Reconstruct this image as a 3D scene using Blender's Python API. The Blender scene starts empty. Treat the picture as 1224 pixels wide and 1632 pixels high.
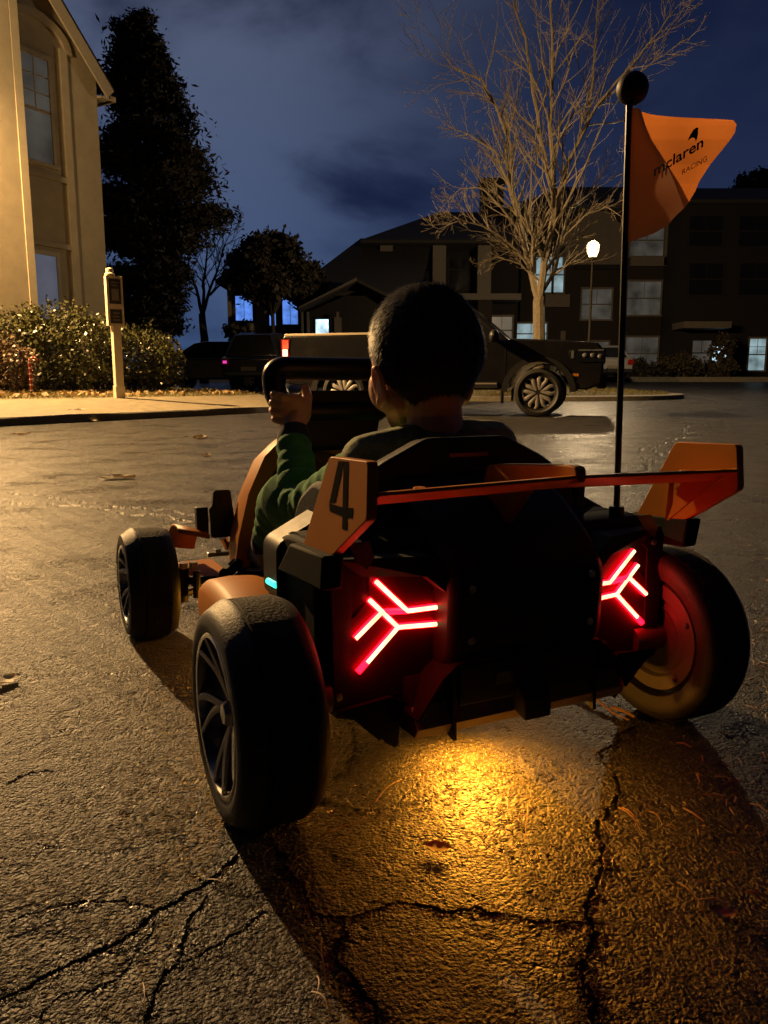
import bpy, math, random
import numpy as np
from mathutils import Vector, Matrix
random.seed(7); RNG = np.random.default_rng(7)
S = bpy.context.scene
COL = S.collection
pi = math.pi
rad = math.radians

# ------------------------------------------------------------------ camera geometry (used to read positions off the photograph)
CAM_H = .46; FPX = 1226.0; PITCH = math.atan(201/1226)
SP, CP = math.sin(PITCH), math.cos(PITCH)
def ray(px, py):
    u = (px-612)/FPX; v = -(py-816)/FPX
    return np.array([u, CP+v*SP, -SP+v*CP])
def ground_pt(px, py, z=0.0):
    d = ray(px, py); t = (z-CAM_H)/d[2]; return np.array([0, 0, CAM_H])+t*d
def at_y(px, py, Y):                       # point of that pixel's ray at world distance Y
    d = ray(px, py); t = Y/d[1]; return np.array([t*d[0], Y, CAM_H+t*d[2]])
KO = np.array([.1535, .919, 0.]); KTH = rad(25.7)
KR = np.array([math.cos(KTH), math.sin(KTH), 0]); KF = np.array([-math.sin(KTH), math.cos(KTH), 0]); KU = np.array([0, 0, 1.])
def K(px, py, a=None, b=None, c=None):     # same in the kart's own frame (a right, b forward, c up)
    d = ray(px, py); o = np.array([0, 0, CAM_H])-KO
    n, val = (KR, a) if a is not None else (KF, b) if b is not None else (KU, c)
    t = (val-o@n)/(d@n); q = o+t*d
    return (q@KR, q@KF, q@KU)
def gz(x, y):                              # height of the street
    return min(max(.03*(y-14), 0), .9)

# ------------------------------------------------------------------ mesh helpers
class MB:
    def __init__(s): s.v = []; s.f = []
    def add(s, vs, fs):
        o = len(s.v); s.v += [tuple(map(float, p)) for p in vs]; s.f += [tuple(i+o for i in f) for f in fs]; return s
    def box(s, x0, x1, y0, y1, z0, z1, M=None):
        vs = [(x, y, z) for z in (z0, z1) for y in (y0, y1) for x in (x0, x1)]
        if M is not None: vs = [M @ Vector(p) for p in vs]
        return s.add(vs, [(0, 2, 3, 1), (4, 5, 7, 6), (0, 1, 5, 4), (2, 6, 7, 3), (0, 4, 6, 2), (1, 3, 7, 5)])
    def prism(s, poly, axis, d0, d1):
        n = len(poly)
        def P(p, d): return (d, p[0], p[1]) if axis == 'x' else (p[0], d, p[1]) if axis == 'y' else (p[0], p[1], d)
        vs = [P(p, d0) for p in poly]+[P(p, d1) for p in poly]
        area = sum(poly[i][0]*poly[(i+1) % n][1]-poly[(i+1) % n][0]*poly[i][1] for i in range(n))
        if axis == 'y': area = -area
        if d1 < d0: area = -area
        fs = [tuple(range(n))[::-1], tuple(range(n, 2*n))]+[(i, (i+1) % n, (i+1) % n+n, i+n) for i in range(n)]
        if area < 0: fs = [f[::-1] for f in fs]
        return s.add(vs, fs)
    def tube(s, pts, r, n=8, caps=True, closed=False, flat=1.0, up=None):
        pts = [Vector(p) for p in pts]; m = len(pts)
        rr = r if hasattr(r, '__len__') else [r]*m
        vs = []; prev = None
        for i, p in enumerate(pts):
            a = pts[(i-1) % m] if (closed or i > 0) else pts[i]; b = pts[(i+1) % m] if (closed or i < m-1) else pts[i]
            t = (b-a).normalized()
            if up is not None: u = Vector(up)
            else: u = prev if prev is not None else (Vector((0, 0, 1)) if abs(t.z) < .9 else Vector((1, 0, 0)))
            u = (u-t*u.dot(t))
            u = u.normalized() if u.length > 1e-6 else t.orthogonal().normalized()
            prev = u; w = t.cross(u)
            for k in range(n):
                A = 2*pi*(k+.5)/n
                vs.append(p+u*(math.sin(A)*rr[i]*flat)+w*(math.cos(A)*rr[i]))
        fs = []
        for i in range(m if closed else m-1):
            j = (i+1) % m
            for k in range(n):
                l = (k+1) % n; fs.append((i*n+k, i*n+l, j*n+l, j*n+k))
        if caps and not closed:
            fs.append(tuple(range(n))[::-1]); fs.append(tuple((m-1)*n+k for k in range(n)))
        return s.add(vs, fs)
    def lathe(s, prof, axis='x', c=(0, 0, 0), n=48, closed=False):
        vs = []; m = len(prof)
        for (d, r) in prof:
            for k in range(n):
                A = 2*pi*k/n; ca, sa = r*math.cos(A), r*math.sin(A)
                p = (d, ca, sa) if axis == 'x' else (ca, d, sa) if axis == 'y' else (ca, sa, d)
                vs.append((p[0]+c[0], p[1]+c[1], p[2]+c[2]))
        fs = []
        for i in range(m if closed else m-1):
            j = (i+1) % m
            for k in range(n):
                l = (k+1) % n; fs.append((i*n+k, j*n+k, j*n+l, i*n+l))
        return s.add(vs, fs)
    def ball(s, c, r, nu=16, nv=10, R=None):
        rx, ry, rz = r if hasattr(r, '__len__') else (r, r, r)
        vs = []; fs = []
        for i in range(nv+1):
            ph = pi*i/nv
            for k in range(nu):
                A = 2*pi*k/nu
                p = Vector((rx*math.sin(ph)*math.cos(A), ry*math.sin(ph)*math.sin(A), rz*math.cos(ph)))
                if R is not None: p = R @ p
                vs.append(p+Vector(c))
        for i in range(nv):
            for k in range(nu):
                l = (k+1) % nu; fs.append((i*nu+k, (i+1)*nu+k, (i+1)*nu+l, i*nu+l))
        return s.add(vs, fs)
    def capsule(s, p, q, r0, r1, n=12):
        p, q = Vector(p), Vector(q); d = (q-p).normalized(); pts = []; rs = []
        for k in range(5):
            A = pi/2*(k/4); pts.append(p-d*(r0*math.cos(A))); rs.append(max(r0*math.sin(A), r0*.03))
        for k in range(5):
            A = pi/2*(k/4); pts.append(q+d*(r1*math.sin(A))); rs.append(max(r1*math.cos(A), r1*.03))
        return s.tube(pts, rs, n)
    def quad2(s, a, b, c, d): return s.add([a, b, c, d], [(0, 1, 2, 3)])
    def mesh(s, name):
        me = bpy.data.meshes.new(name); me.from_pydata(s.v, [], s.f); me.validate(); return me
    def build(s, name, mat, parent=None, smooth=True, bevel=0, angle=35, segs=2, loc=None):
        o = bpy.data.objects.new(name, s.mesh(name)); COL.objects.link(o)
        o.data.materials.append(mat); o.parent = parent
        if loc is not None: o.location = loc
        if bevel:
            b = o.modifiers.new('Bevel', 'BEVEL'); b.width = bevel; b.segments = segs; b.limit_method = 'ANGLE'; b.angle_limit = rad(30)
        if smooth:
            o.data.polygons.foreach_set('use_smooth', [True]*len(o.data.polygons))
            try: o.data.set_sharp_from_angle(angle=rad(angle))
            except Exception: pass
        return o
def tag(o, label=None, cat=None, group=None, kind=None):
    if label: o['label'] = label
    if cat: o['category'] = cat
    if group: o['group'] = group
    if kind: o['kind'] = kind
    return o
def empty(name, loc, rz=0, label=None, cat=None, group=None):
    o = bpy.data.objects.new(name, None); COL.objects.link(o); o.location = loc; o.rotation_euler = (0, 0, rz)
    o.empty_display_size = .1
    return tag(o, label, cat, group)
def copy_tree(o, parent=None):
    c = o.copy(); COL.objects.link(c); c.parent = parent
    for ch in list(o.children):
        copy_tree(ch, c)
    return c
def light(name, kind, loc, power, color, size=.1, parent=None, rot=None, **kw):
    l = bpy.data.lights.new(name, kind); l.energy = power; l.color = color
    if kind == 'AREA': l.size = size
    else: l.shadow_soft_size = size
    for k, v in kw.items(): setattr(l, k, v)
    o = bpy.data.objects.new(name, l); COL.objects.link(o); o.location = loc; o.parent = parent
    if rot: o.rotation_euler = rot
    return o

# ------------------------------------------------------------------ materials
def nodes(name):
    m = bpy.data.materials.new(name); m.use_nodes = True; nt = m.node_tree
    b = nt.nodes['Principled BSDF']; return m, nt, b
def mat(name, col, rough=.5, metal=0, spec=.5, var=0, vscale=30, bump=0, bscale=200, coat=0, sheen=0, col2=None, trans=0):
    m, nt, b = nodes(name); N = nt.nodes; L = nt.links
    b.inputs['Base Color'].default_value = (*col, 1); b.inputs['Roughness'].default_value = rough
    b.inputs['Metallic'].default_value = metal; b.inputs['Specular IOR Level'].default_value = spec
    b.inputs['Coat Weight'].default_value = coat; b.inputs['Coat Roughness'].default_value = .08
    if sheen: b.inputs['Sheen Weight'].default_value = sheen
    tc = N.new('ShaderNodeTexCoord')
    if var or col2:
        n = N.new('ShaderNodeTexNoise'); n.inputs['Scale'].default_value = vscale; n.inputs['Detail'].default_value = 6; n.inputs['Roughness'].default_value = .65
        L.new(tc.outputs['Object'], n.inputs['Vector'])
        r = N.new('ShaderNodeValToRGB'); r.color_ramp.elements[0].position = .3; r.color_ramp.elements[1].position = .7
        c2 = col2 if col2 else tuple(min(1, c*(1+var)) for c in col); c1 = col if col2 else tuple(c*(1-var) for c in col)
        r.color_ramp.elements[0].color = (*c1, 1); r.color_ramp.elements[1].color = (*c2, 1)
        L.new(n.outputs['Fac'], r.inputs['Fac']); L.new(r.outputs['Color'], b.inputs['Base Color'])
        mr = N.new('ShaderNodeMapRange'); mr.inputs['To Min'].default_value = max(0, rough-.12); mr.inputs['To Max'].default_value = min(1, rough+.12)
        L.new(n.outputs['Fac'], mr.inputs['Value']); L.new(mr.outputs['Result'], b.inputs['Roughness'])
    if bump:
        n2 = N.new('ShaderNodeTexNoise'); n2.inputs['Scale'].default_value = bscale; n2.inputs['Detail'].default_value = 4
        L.new(tc.outputs['Object'], n2.inputs['Vector'])
        bp = N.new('ShaderNodeBump'); bp.inputs['Strength'].default_value = bump; bp.inputs['Distance'].default_value = .3/bscale*3
        L.new(n2.outputs['Fac'], bp.inputs['Height']); L.new(bp.outputs['Normal'], b.inputs['Normal'])
    if trans:
        t = N.new('ShaderNodeBsdfTranslucent'); t.inputs['Color'].default_value = (*col, 1)
        mx = N.new('ShaderNodeMixShader'); mx.inputs['Fac'].default_value = trans
        out = N['Material Output']; L.new(b.outputs[0], mx.inputs[1]); L.new(t.outputs[0], mx.inputs[2]); L.new(mx.outputs[0], out.inputs['Surface'])
    return m
def emit(name, col, strength, var=0, vscale=4, base=(.02, .02, .02)):
    m, nt, b = nodes(name); N = nt.nodes; L = nt.links
    b.inputs['Base Color'].default_value = (*base, 1); b.inputs['Emission Color'].default_value = (*col, 1); b.inputs['Emission Strength'].default_value = strength
    b.inputs['Roughness'].default_value = .3
    if var:
        tc = N.new('ShaderNodeTexCoord'); n = N.new('ShaderNodeTexNoise'); n.inputs['Scale'].default_value = vscale; n.inputs['Detail'].default_value = 3
        L.new(tc.outputs['Object'], n.inputs['Vector'])
        mr = N.new('ShaderNodeMapRange'); mr.inputs['From Min'].default_value = .3; mr.inputs['From Max'].default_value = .7
        mr.inputs['To Min'].default_value = strength*(1-var); mr.inputs['To Max'].default_value = strength*(1+var)
        L.new(n.outputs['Fac'], mr.inputs['Value']); L.new(mr.outputs['Result'], b.inputs['Emission Strength'])
    return m

def asphalt_mat():
    m, nt, b = nodes('asphalt'); N = nt.nodes; L = nt.links
    tc = N.new('ShaderNodeTexCoord'); P = tc.outputs['Object']
    def noise(sc, det=4, ro=.6):
        n = N.new('ShaderNodeTexNoise'); n.inputs['Scale'].default_value = sc; n.inputs['Detail'].default_value = det; n.inputs['Roughness'].default_value = ro
        L.new(P, n.inputs['Vector']); return n
    def math_(op, a, c):
        n = N.new('ShaderNodeMath'); n.operation = op
        for i, x in enumerate((a, c)):
            if hasattr(x, 'is_linked') or hasattr(x, 'links'): L.new(x, n.inputs[i])
            else: n.inputs[i].default_value = x
        return n.outputs[0]
    # aggregate
    wob = noise(170, 2); addv = N.new('ShaderNodeVectorMath'); addv.operation = 'MULTIPLY_ADD'
    L.new(wob.outputs['Color'], addv.inputs[0]); addv.inputs[1].default_value = (.0035, .0035, .0035); L.new(P, addv.inputs[2])
    vo = N.new('ShaderNodeTexVoronoi'); vo.feature = 'SMOOTH_F1'; vo.inputs['Smoothness'].default_value = .35; vo.inputs['Scale'].default_value = 240; L.new(addv.outputs[0], vo.inputs['Vector'])
    vo2 = N.new('ShaderNodeTexVoronoi'); vo2.inputs['Scale'].default_value = 560; L.new(addv.outputs[0], vo2.inputs['Vector'])
    fine = noise(500, 3, .7); mid = noise(105, 4, .65); big = noise(.9, 6, .6); pits = noise(17, 5, .7)
    st = math_('MULTIPLY', math_('SUBTRACT', 1.0, vo.outputs['Distance']), .9)
    st2 = math_('MULTIPLY', math_('SUBTRACT', 1.0, vo2.outputs['Distance']), .35)
    h = math_('ADD', math_('ADD', st, st2), math_('ADD', math_('MULTIPLY', fine.outputs['Fac'], .35), math_('MULTIPLY', mid.outputs['Fac'], 1.6)))
    mid2 = noise(23, 5, .65); h = math_('ADD', h, math_('MULTIPLY', mid2.outputs['Fac'], 2.0))
    pr = N.new('ShaderNodeValToRGB'); pr.color_ramp.elements[0].position = .34; pr.color_ramp.elements[1].position = .44
    L.new(pits.outputs['Fac'], pr.inputs['Fac'])
    h2 = math_('ADD', h, math_('MULTIPLY', pr.outputs['Color'], 1.3))
    bp = N.new('ShaderNodeBump'); bp.inputs['Strength'].default_value = 1.0; bp.inputs['Distance'].default_value = .0105
    L.new(h2, bp.inputs['Height'])
    # every stone is a little facet with its own tilt
    def vmath(op, a_, b_):
        n = N.new('ShaderNodeVectorMath'); n.operation = op
        for i_, x in enumerate((a_, b_)):
            if x is None: continue
            if isinstance(x, tuple): n.inputs[i_].default_value = x
            else: L.new(x, n.inputs[i_])
        return n.outputs[0]
    tilt = vmath('ADD', vmath('MULTIPLY', vmath('SUBTRACT', vo.outputs['Color'], (.5, .5, .5)), (.62, .62, .1)), vmath('MULTIPLY', vmath('SUBTRACT', vo2.outputs['Color'], (.5, .5, .5)), (.5, .5, .1)))
    nn = vmath('NORMALIZE', vmath('ADD', bp.outputs['Normal'], tilt), None); L.new(nn, b.inputs['Normal'])
    # colour
    cr = N.new('ShaderNodeValToRGB'); e = cr.color_ramp.elements
    e[0].position = .0; e[0].color = (.0065, .0054, .0040, 1); e[1].position = 1; e[1].color = (.036, .030, .0215, 1)
    k = e.new(.6); k.color = (.0135, .0114, .0086, 1)
    sep = N.new('ShaderNodeSeparateColor'); L.new(vo.outputs['Color'], sep.inputs[0]); L.new(sep.outputs[0], cr.inputs['Fac'])
    mul = N.new('ShaderNodeMix'); mul.data_type = 'RGBA'; mul.blend_type = 'MULTIPLY'; mul.inputs['Factor'].default_value = .75
    br = N.new('ShaderNodeValToRGB'); br.color_ramp.elements[0].position = .35; br.color_ramp.elements[0].color = (.62, .6, .58, 1); br.color_ramp.elements[1].position = .65
    L.new(big.outputs['Fac'], br.inputs['Fac']); L.new(cr.outputs['Color'], mul.inputs['A']); L.new(br.outputs['Color'], mul.inputs['B'])
    gap = N.new('ShaderNodeValToRGB'); gap.color_ramp.elements[0].position = .46; gap.color_ramp.elements[0].color = (1, 1, 1, 1); gap.color_ramp.elements[1].position = .80; gap.color_ramp.elements[1].color = (.40, .38, .36, 1)
    L.new(vo.outputs['Distance'], gap.inputs['Fac']); mg = N.new('ShaderNodeMix'); mg.data_type = 'RGBA'; mg.blend_type = 'MULTIPLY'; mg.inputs['Factor'].default_value = 1
    L.new(mul.outputs['Result'], mg.inputs['A']); L.new(gap.outputs['Color'], mg.inputs['B']); mul = mg
    at = N.new('ShaderNodeAttribute'); at.attribute_name = 'crack'
    mx = N.new('ShaderNodeMix'); mx.data_type = 'RGBA'; mx.inputs['B'].default_value = (.0045, .004, .0035, 1)
    L.new(at.outputs['Fac'], mx.inputs['Factor']); L.new(mul.outputs['Result'], mx.inputs['A']); L.new(mx.outputs['Result'], b.inputs['Base Color'])
    rr = N.new('ShaderNodeMapRange'); rr.inputs['To Min'].default_value = .26; rr.inputs['To Max'].default_value = .50
    rb = N.new('ShaderNodeMapRange'); rb.inputs['From Min'].default_value = .35; rb.inputs['From Max'].default_value = .65; rb.inputs['To Min'].default_value = -.10; rb.inputs['To Max'].default_value = .16; L.new(noise(2.7, 6, .65).outputs['Fac'], rb.inputs['Value'])
    L.new(sep.outputs[1], rr.inputs['Value']); L.new(math_('ADD', rr.outputs['Result'], rb.outputs['Result']), b.inputs['Roughness'])
    b.inputs['Specular IOR Level'].default_value = .5
    return m
M = {}
M['asphalt'] = asphalt_mat()
M['concrete'] = mat('concrete', (.155, .13, .082), .8, var=.3, vscale=6, bump=.5, bscale=60)
M['kerb'] = mat('kerb_concrete', (.18, .16, .12), .8, var=.3, vscale=9, bump=.5, bscale=60)
M['soil'] = mat('dormant_turf', (.10, .085, .035), .9, var=.5, vscale=9, bump=.8, bscale=40)
M['grass'] = mat('dry_grass_blades', (.22, .18, .065), .6, col2=(.13, .13, .04), vscale=3, trans=.25)
M['tyre'] = mat('tyre_rubber', (.022, .021, .02), .58, var=.35, vscale=18, bump=.25, bscale=350)
M['tread'] = mat('dusty_tread', (.045, .04, .033), .8, spec=.2, col2=(.02, .019, .018), vscale=26, bump=.7, bscale=260)
M['plastic'] = mat('black_plastic', (.010, .0092, .009), .55, spec=.28, var=.2, vscale=40, bump=.12, bscale=600)
M['gloss'] = mat('gloss_black', (.008, .0075, .007), .38, spec=.3)
M['orange'] = mat('papaya_paint', (.44, .155, .014), .5, coat=.0, spec=.12, var=.10, vscale=5)
M['rim'] = mat('dark_chrome', (.32, .31, .30), .24, metal=1)
M['rimdark'] = mat('rim_black', (.015, .015, .015), .35)
M['steel'] = mat('zinc_steel', (.45, .44, .42), .32, metal=1)
M['seat'] = mat('grey_seat_vinyl', (.05, .054, .06), .7, spec=.12, bump=.3, bscale=300)
M['flag'] = mat('orange_vinyl_flag', (.66, .22, .052), .6, trans=.6, spec=.25)
M['ink'] = mat('black_ink', (.006, .006, .007), .9, spec=.03)
M['numink'] = mat('dark_number_vinyl', (.004, .0035, .003), .95, spec=.02)
M['matt'] = mat('matt_black_plastic', (.010, .0095, .009), .75, spec=.08, bump=.1, bscale=500)
M['red_strip'] = emit('red_light_tube', (1, .0012, .0052), 27, base=(.3, .01, .02))
M['hot_strip'] = emit('bright_light_core', (1, .74, .34), 2.4, var=.35, vscale=60)
M['teal'] = emit('teal_led', (.05, 1, .65), 1.6)
M['amber'] = emit('amber_led', (1, .5, .05), 6)
M['taillens'] = mat('red_smoked_lens', (.020, .0012, .002), .4, spec=.2)
M['pan_bounce_tan'] = mat('pan_bounce_tan', (.26, .20, .14), .6)  # paler tan that carries amber bounce light on the pan
M['pan'] = mat('matt_pan', (.10, .09, .08), .5)
M['skin'] = mat('skin', (.56, .34, .21), .5, var=.08, vscale=30, bump=.08, bscale=400)
M['skin'].node_tree.nodes['Principled BSDF'].inputs['Subsurface Weight'].default_value = .35
M['skin'].node_tree.nodes['Principled BSDF'].inputs['Subsurface Radius'].default_value = (.012, .004, .002)
M['skin'].node_tree.nodes['Principled BSDF'].inputs['Subsurface Scale'].default_value = 1
M['hair'] = mat('black_hair', (.030, .022, .015), .5, spec=.35); M['scalp'] = mat('hair_roots', (.004, .003, .0025), .95, spec=.05)
M['sweater'] = mat('green_fleece', (.060, .27, .085), .85, col2=(.035, .18, .055), vscale=30, sheen=.08, spec=.2, bump=.6, bscale=500)
M['collar'] = mat('camo_print', (.36, .42, .20), .85, col2=(.012, .03, .03), vscale=26, sheen=.1, bump=.4, bscale=400)
M['navy'] = mat('navy_rib', (.012, .013, .03), .85, sheen=.08, bump=.5, bscale=600)
M['shoe'] = mat('grey_shoe', (.25, .22, .19), .6, bump=.3, bscale=300)
M['truck'] = mat('truck_paint', (.010, .0096, .0095), .26, coat=.6, var=.1, vscale=3)
M['dkcar'] = mat('dark_car_paint', (.012, .012, .014), .25, coat=.6)
M['whcar'] = mat('silver_car_paint', (.20, .20, .195), .3, coat=.5)
M['glass'] = mat('dark_glass', (.01, .011, .013), .06, spec=.8)
M['trim'] = mat('black_trim', (.012, .012, .012), .5)
M['alloy'] = mat('machined_alloy', (.72, .68, .62), .42, metal=.85)
M['tail'] = emit('truck_tail_reflection', (1, .10, .03), 1.3, var=.5, vscale=9, base=(.5, .03, .02))  # emission stands for light reflected in the tail lens
M['tailhot'] = emit('truck_tail_reflection_hot', (1, .75, .42), 2.2, base=(.5, .3, .2))
M['taildim'] = mat('red_lens', (.20, .008, .008), .15, spec=.7)
M['head'] = mat('headlamp_lens', (.32, .34, .38), .12, metal=.6, var=.5, vscale=22)
M['amberlens'] = mat('amber_lens', (.5, .2, .02), .25)
M['stucco'] = mat('tan_stucco', (.40, .335, .225), .85, var=.12, vscale=3, bump=.4, bscale=90)
M['siding'] = mat('painted_trim', (.46, .39, .27), .65, var=.08, vscale=6)
M['shingle'] = mat('roof_shingle', (.028, .024, .021), .9, var=.4, vscale=14, bump=.7, bscale=30)
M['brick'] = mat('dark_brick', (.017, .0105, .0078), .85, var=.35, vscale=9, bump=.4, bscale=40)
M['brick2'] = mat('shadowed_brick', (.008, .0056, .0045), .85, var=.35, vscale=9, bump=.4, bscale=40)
M['ltrim'] = mat('light_trim', (.12, .10, .075), .7, var=.15, vscale=5)
M['blind'] = mat('window_blind', (.22, .20, .17), .6, var=.15, vscale=3)
M['win_blue'] = emit('blue_lit_window', (.10, .24, .75), .95, var=.35, vscale=3)
M['win_cool'] = emit('cool_lit_window', (.36, .52, .56), .55, var=.6, vscale=1.6)
M['win_dim'] = emit('curtained_window', (.20, .18, .15), .22, var=.6, vscale=1.1)
M['win_lilac'] = emit('blinds_backlit_window', (.32, .34, .46), .24, var=.15, vscale=2)
M['win_white'] = emit('porch_lamp_window', (.50, .72, .85), 1.6, var=.6, vscale=2.5)
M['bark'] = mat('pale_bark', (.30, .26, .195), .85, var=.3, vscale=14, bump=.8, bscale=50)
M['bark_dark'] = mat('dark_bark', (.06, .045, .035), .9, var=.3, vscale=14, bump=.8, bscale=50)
M['needle'] = mat('conifer_needles', (.014, .013, .008), .8, col2=(.022, .019, .011), vscale=2)
M['dkleaf'] = mat('dark_leaves', (.035, .028, .016), .7, col2=(.06, .045, .022), vscale=2)
M['hedge'] = mat('glossy_hedge_leaf', (.032, .038, .011), .28, col2=(.075, .068, .022), vscale=8, spec=.6)
M['hedge2'] = mat('russet_hedge_leaf', (.07, .036, .018), .4, col2=(.10, .07, .03), vscale=8)
M['post'] = mat('cream_painted_wood', (.55, .47, .33), .6, var=.12, vscale=8, bump=.3, bscale=60)
M['board'] = mat('sign_board', (.035, .03, .026), .5)
M['board_ink'] = mat('sign_print', (.20, .18, .17), .6)
M['cane_red'] = mat('cane_red', (.30, .025, .015), .35); M['cane_white'] = mat('cane_white', (.6, .5, .42), .4)
def glow_glass(name, col, st):
    m = bpy.data.materials.new(name); m.use_nodes = True; N = m.node_tree.nodes; L = m.node_tree.links; N.remove(N['Principled BSDF'])
    e = N.new('ShaderNodeEmission'); e.inputs['Color'].default_value = (*col, 1); e.inputs['Strength'].default_value = st
    t = N.new('ShaderNodeBsdfTransparent'); a = N.new('ShaderNodeAddShader'); L.new(e.outputs[0], a.inputs[0]); L.new(t.outputs[0], a.inputs[1]); L.new(a.outputs[0], N['Material Output'].inputs['Surface']); return m
M['lampglass'] = glow_glass('lit_lamp_glass', (1, .68, .26), 3.2)
M['lampmetal'] = mat('lamp_metal', (.06, .055, .045), .5, var=.2, vscale=12)
M['leaf'] = mat('dead_leaf', (.24, .15, .06), .7, col2=(.38, .27, .12), vscale=40, trans=.2)
M['leafpale'] = mat('pale_dead_leaf', (.55, .47, .33), .6, var=.2, vscale=40, trans=.2)
M['straw'] = mat('pine_straw', (.26, .15, .08), .5, var=.25, vscale=60)

# ------------------------------------------------------------------ world: cloudy night sky
def make_world():
    w = bpy.data.worlds.new('World'); S.world = w; w.use_nodes = True; nt = w.node_tree; N = nt.nodes; L = nt.links
    bg = N['Background']; bg.inputs['Strength'].default_value = 1.0
    tc = N.new('ShaderNodeTexCoord'); D = tc.outputs['Generated']
    mp = N.new('ShaderNodeMapping'); mp.inputs['Scale'].default_value = (1.0, 1.0, 2.0); mp.inputs['Rotation'].default_value = (0, rad(-22), rad(20)); mp.inputs['Location'].default_value = (.35, .2, .1); L.new(D, mp.inputs['Vector'])
    n = N.new('ShaderNodeTexNoise'); n.inputs['Scale'].default_value = 3.6; n.inputs['Detail'].default_value = 8; n.inputs['Roughness'].default_value = .55; n.inputs['Distortion'].default_value = .3
    L.new(mp.outputs[0], n.inputs['Vector'])
    r = N.new('ShaderNodeMapRange'); r.interpolation_type = 'SMOOTHSTEP'; r.inputs['From Min'].default_value = .27; r.inputs['From Max'].default_value = .60
    L.new(n.outputs['Fac'], r.inputs['Value'])
    sx = N.new('ShaderNodeSeparateXYZ'); L.new(D, sx.inputs[0])
    # cloud bank thins out towards the right (east); unseen sky behind is darkened to cut fill light
    lft = N.new('ShaderNodeMapRange'); lft.interpolation_type = 'SMOOTHSTEP'; lft.inputs['From Min'].default_value = .24; lft.inputs['From Max'].default_value = -.22; lft.inputs['To Min'].default_value = .10; lft.inputs['To Max'].default_value = 1
    L.new(sx.outputs['X'], lft.inputs['Value'])
    beh = N.new('ShaderNodeMapRange'); beh.inputs['From Min'].default_value = -.1; beh.inputs['From Max'].default_value = .5; beh.inputs['To Min'].default_value = .1; L.new(sx.outputs['Y'], beh.inputs['Value'])
    def mul(a, b_): m_ = N.new('ShaderNodeMath'); m_.operation = 'MULTIPLY'; L.new(a, m_.inputs[0]); L.new(b_, m_.inputs[1]); return m_.outputs[0]
    f_ = mul(mul(r.outputs[0], lft.outputs[0]), beh.outputs[0])
    zr = N.new('ShaderNodeMapRange'); zr.inputs['From Min'].default_value = .05; zr.inputs['From Max'].default_value = .6; L.new(sx.outputs['Z'], zr.inputs['Value'])
    sky = N.new('ShaderNodeMix'); sky.data_type = 'RGBA'; sky.inputs['A'].default_value = (.0095, .018, .058, 1); sky.inputs['B'].default_value = (.0050, .0076, .026, 1)
    L.new(zr.outputs[0], sky.inputs['Factor'])
    cl = N.new('ShaderNodeMix'); cl.data_type = 'RGBA'; cl.inputs['A'].default_value = (.046, .084, .19, 1); cl.inputs['B'].default_value = (.105, .116, .165, 1); L.new(zr.outputs[0], cl.inputs['Factor'])
    mx = N.new('ShaderNodeMix'); mx.data_type = 'RGBA'; L.new(cl.outputs['Result'], mx.inputs['B'])
    L.new(f_, mx.inputs['Factor']); L.new(sky.outputs['Result'], mx.inputs['A'])
    dim = N.new('ShaderNodeMix'); dim.data_type = 'RGBA'; dim.blend_type = 'MULTIPLY'; dim.inputs['Factor'].default_value = 1; L.new(mx.outputs['Result'], dim.inputs['A']); L.new(beh.outputs[0], dim.inputs['B'])
    L.new(dim.outputs['Result'], bg.inputs['Color'])
make_world()

# ------------------------------------------------------------------ ground: one sheet to the horizon, finely cut near the kart, cracks pressed in
def fractal(pts, jit, it=4):
    P = [np.array(p, float) for p in pts]
    for _ in range(it):
        Q = [P[0]]
        for a, b in zip(P[:-1], P[1:]):
            d = b-a; l = np.hypot(*d); nrm = np.array([-d[1], d[0]])
            Q += [(a+b)/2+nrm*RNG.normal(0, jit), b]
        P = Q
        if len(P) > 160: break
    return np.array(P)
CRACKS = [  # pixels along the crack, half width in mm
 ([(-30, 1606), (11, 1589), (103, 1543), (172, 1509), (246, 1457), (297, 1426), (343, 1395), (377, 1366)], 3.2),
 ([(246, 1449), (200, 1437), (143, 1437), (75, 1452), (20, 1470)], 2.0),
 ([(332, 1429), (297, 1497), (286, 1537), (246, 1583), (229, 1640)], 2.4),
 ([(286, 1537), (343, 1509), (400, 1469), (423, 1452)], 1.8),
 ([(251, 1457), (212, 1526), (189, 1560), (100, 1585), (60, 1640)], 1.4),
 ([(-20, 1072), (34, 1077), (86, 1074), (143, 1074), (194, 1071), (240, 1074)], 2.2),
 ([(11, 1251), (51, 1231), (100, 1228)], 2.6), ([(86, 1248), (170, 1252)], 1.2), ([(20, 1200), (60, 1185), (130, 1130)], 1.2),
 ([(1010, 1150), (985, 1172), (956, 1198), (980, 1230), (988, 1267), (967, 1304), (959, 1340), (959, 1377), (943, 1425), (938, 1467), (943, 1509), (930, 1560), (950, 1640)], 2.9),
 ([(943, 1475), (896, 1472), (853, 1472), (801, 1459), (759, 1446), (685, 1446), (633, 1440), (600, 1452), (543, 1463), (486, 1429), (463, 1395), (440, 1345)], 2.0),
 ([(549, 1463), (535, 1515), (566, 1566), (595, 1600), (612, 1640)], 3.0),
 ([(515, 1275), (572, 1292), (620, 1290), (680, 1230)], 1.6), ([(563, 1160), (566, 1190), (530, 1240)], 1.3),
 ([(0, 784), (100, 797), (200, 810), (312, 824)], 5), ([(-10, 794), (100, 806), (200, 820), (312, 832)], 6),
 ([(1110, 669), (1091, 684), (1071, 702), (1048, 725), (1031, 748), (1010, 775)], 14), ([(880, 742), (930, 735), (1010, 745), (1090, 742)], 6),
 ([(400, 1210), (300, 1330), (180, 1360), (60, 1345)], 1.0), ([(820, 690), (900, 700), (960, 690)], 7),
]
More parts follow.
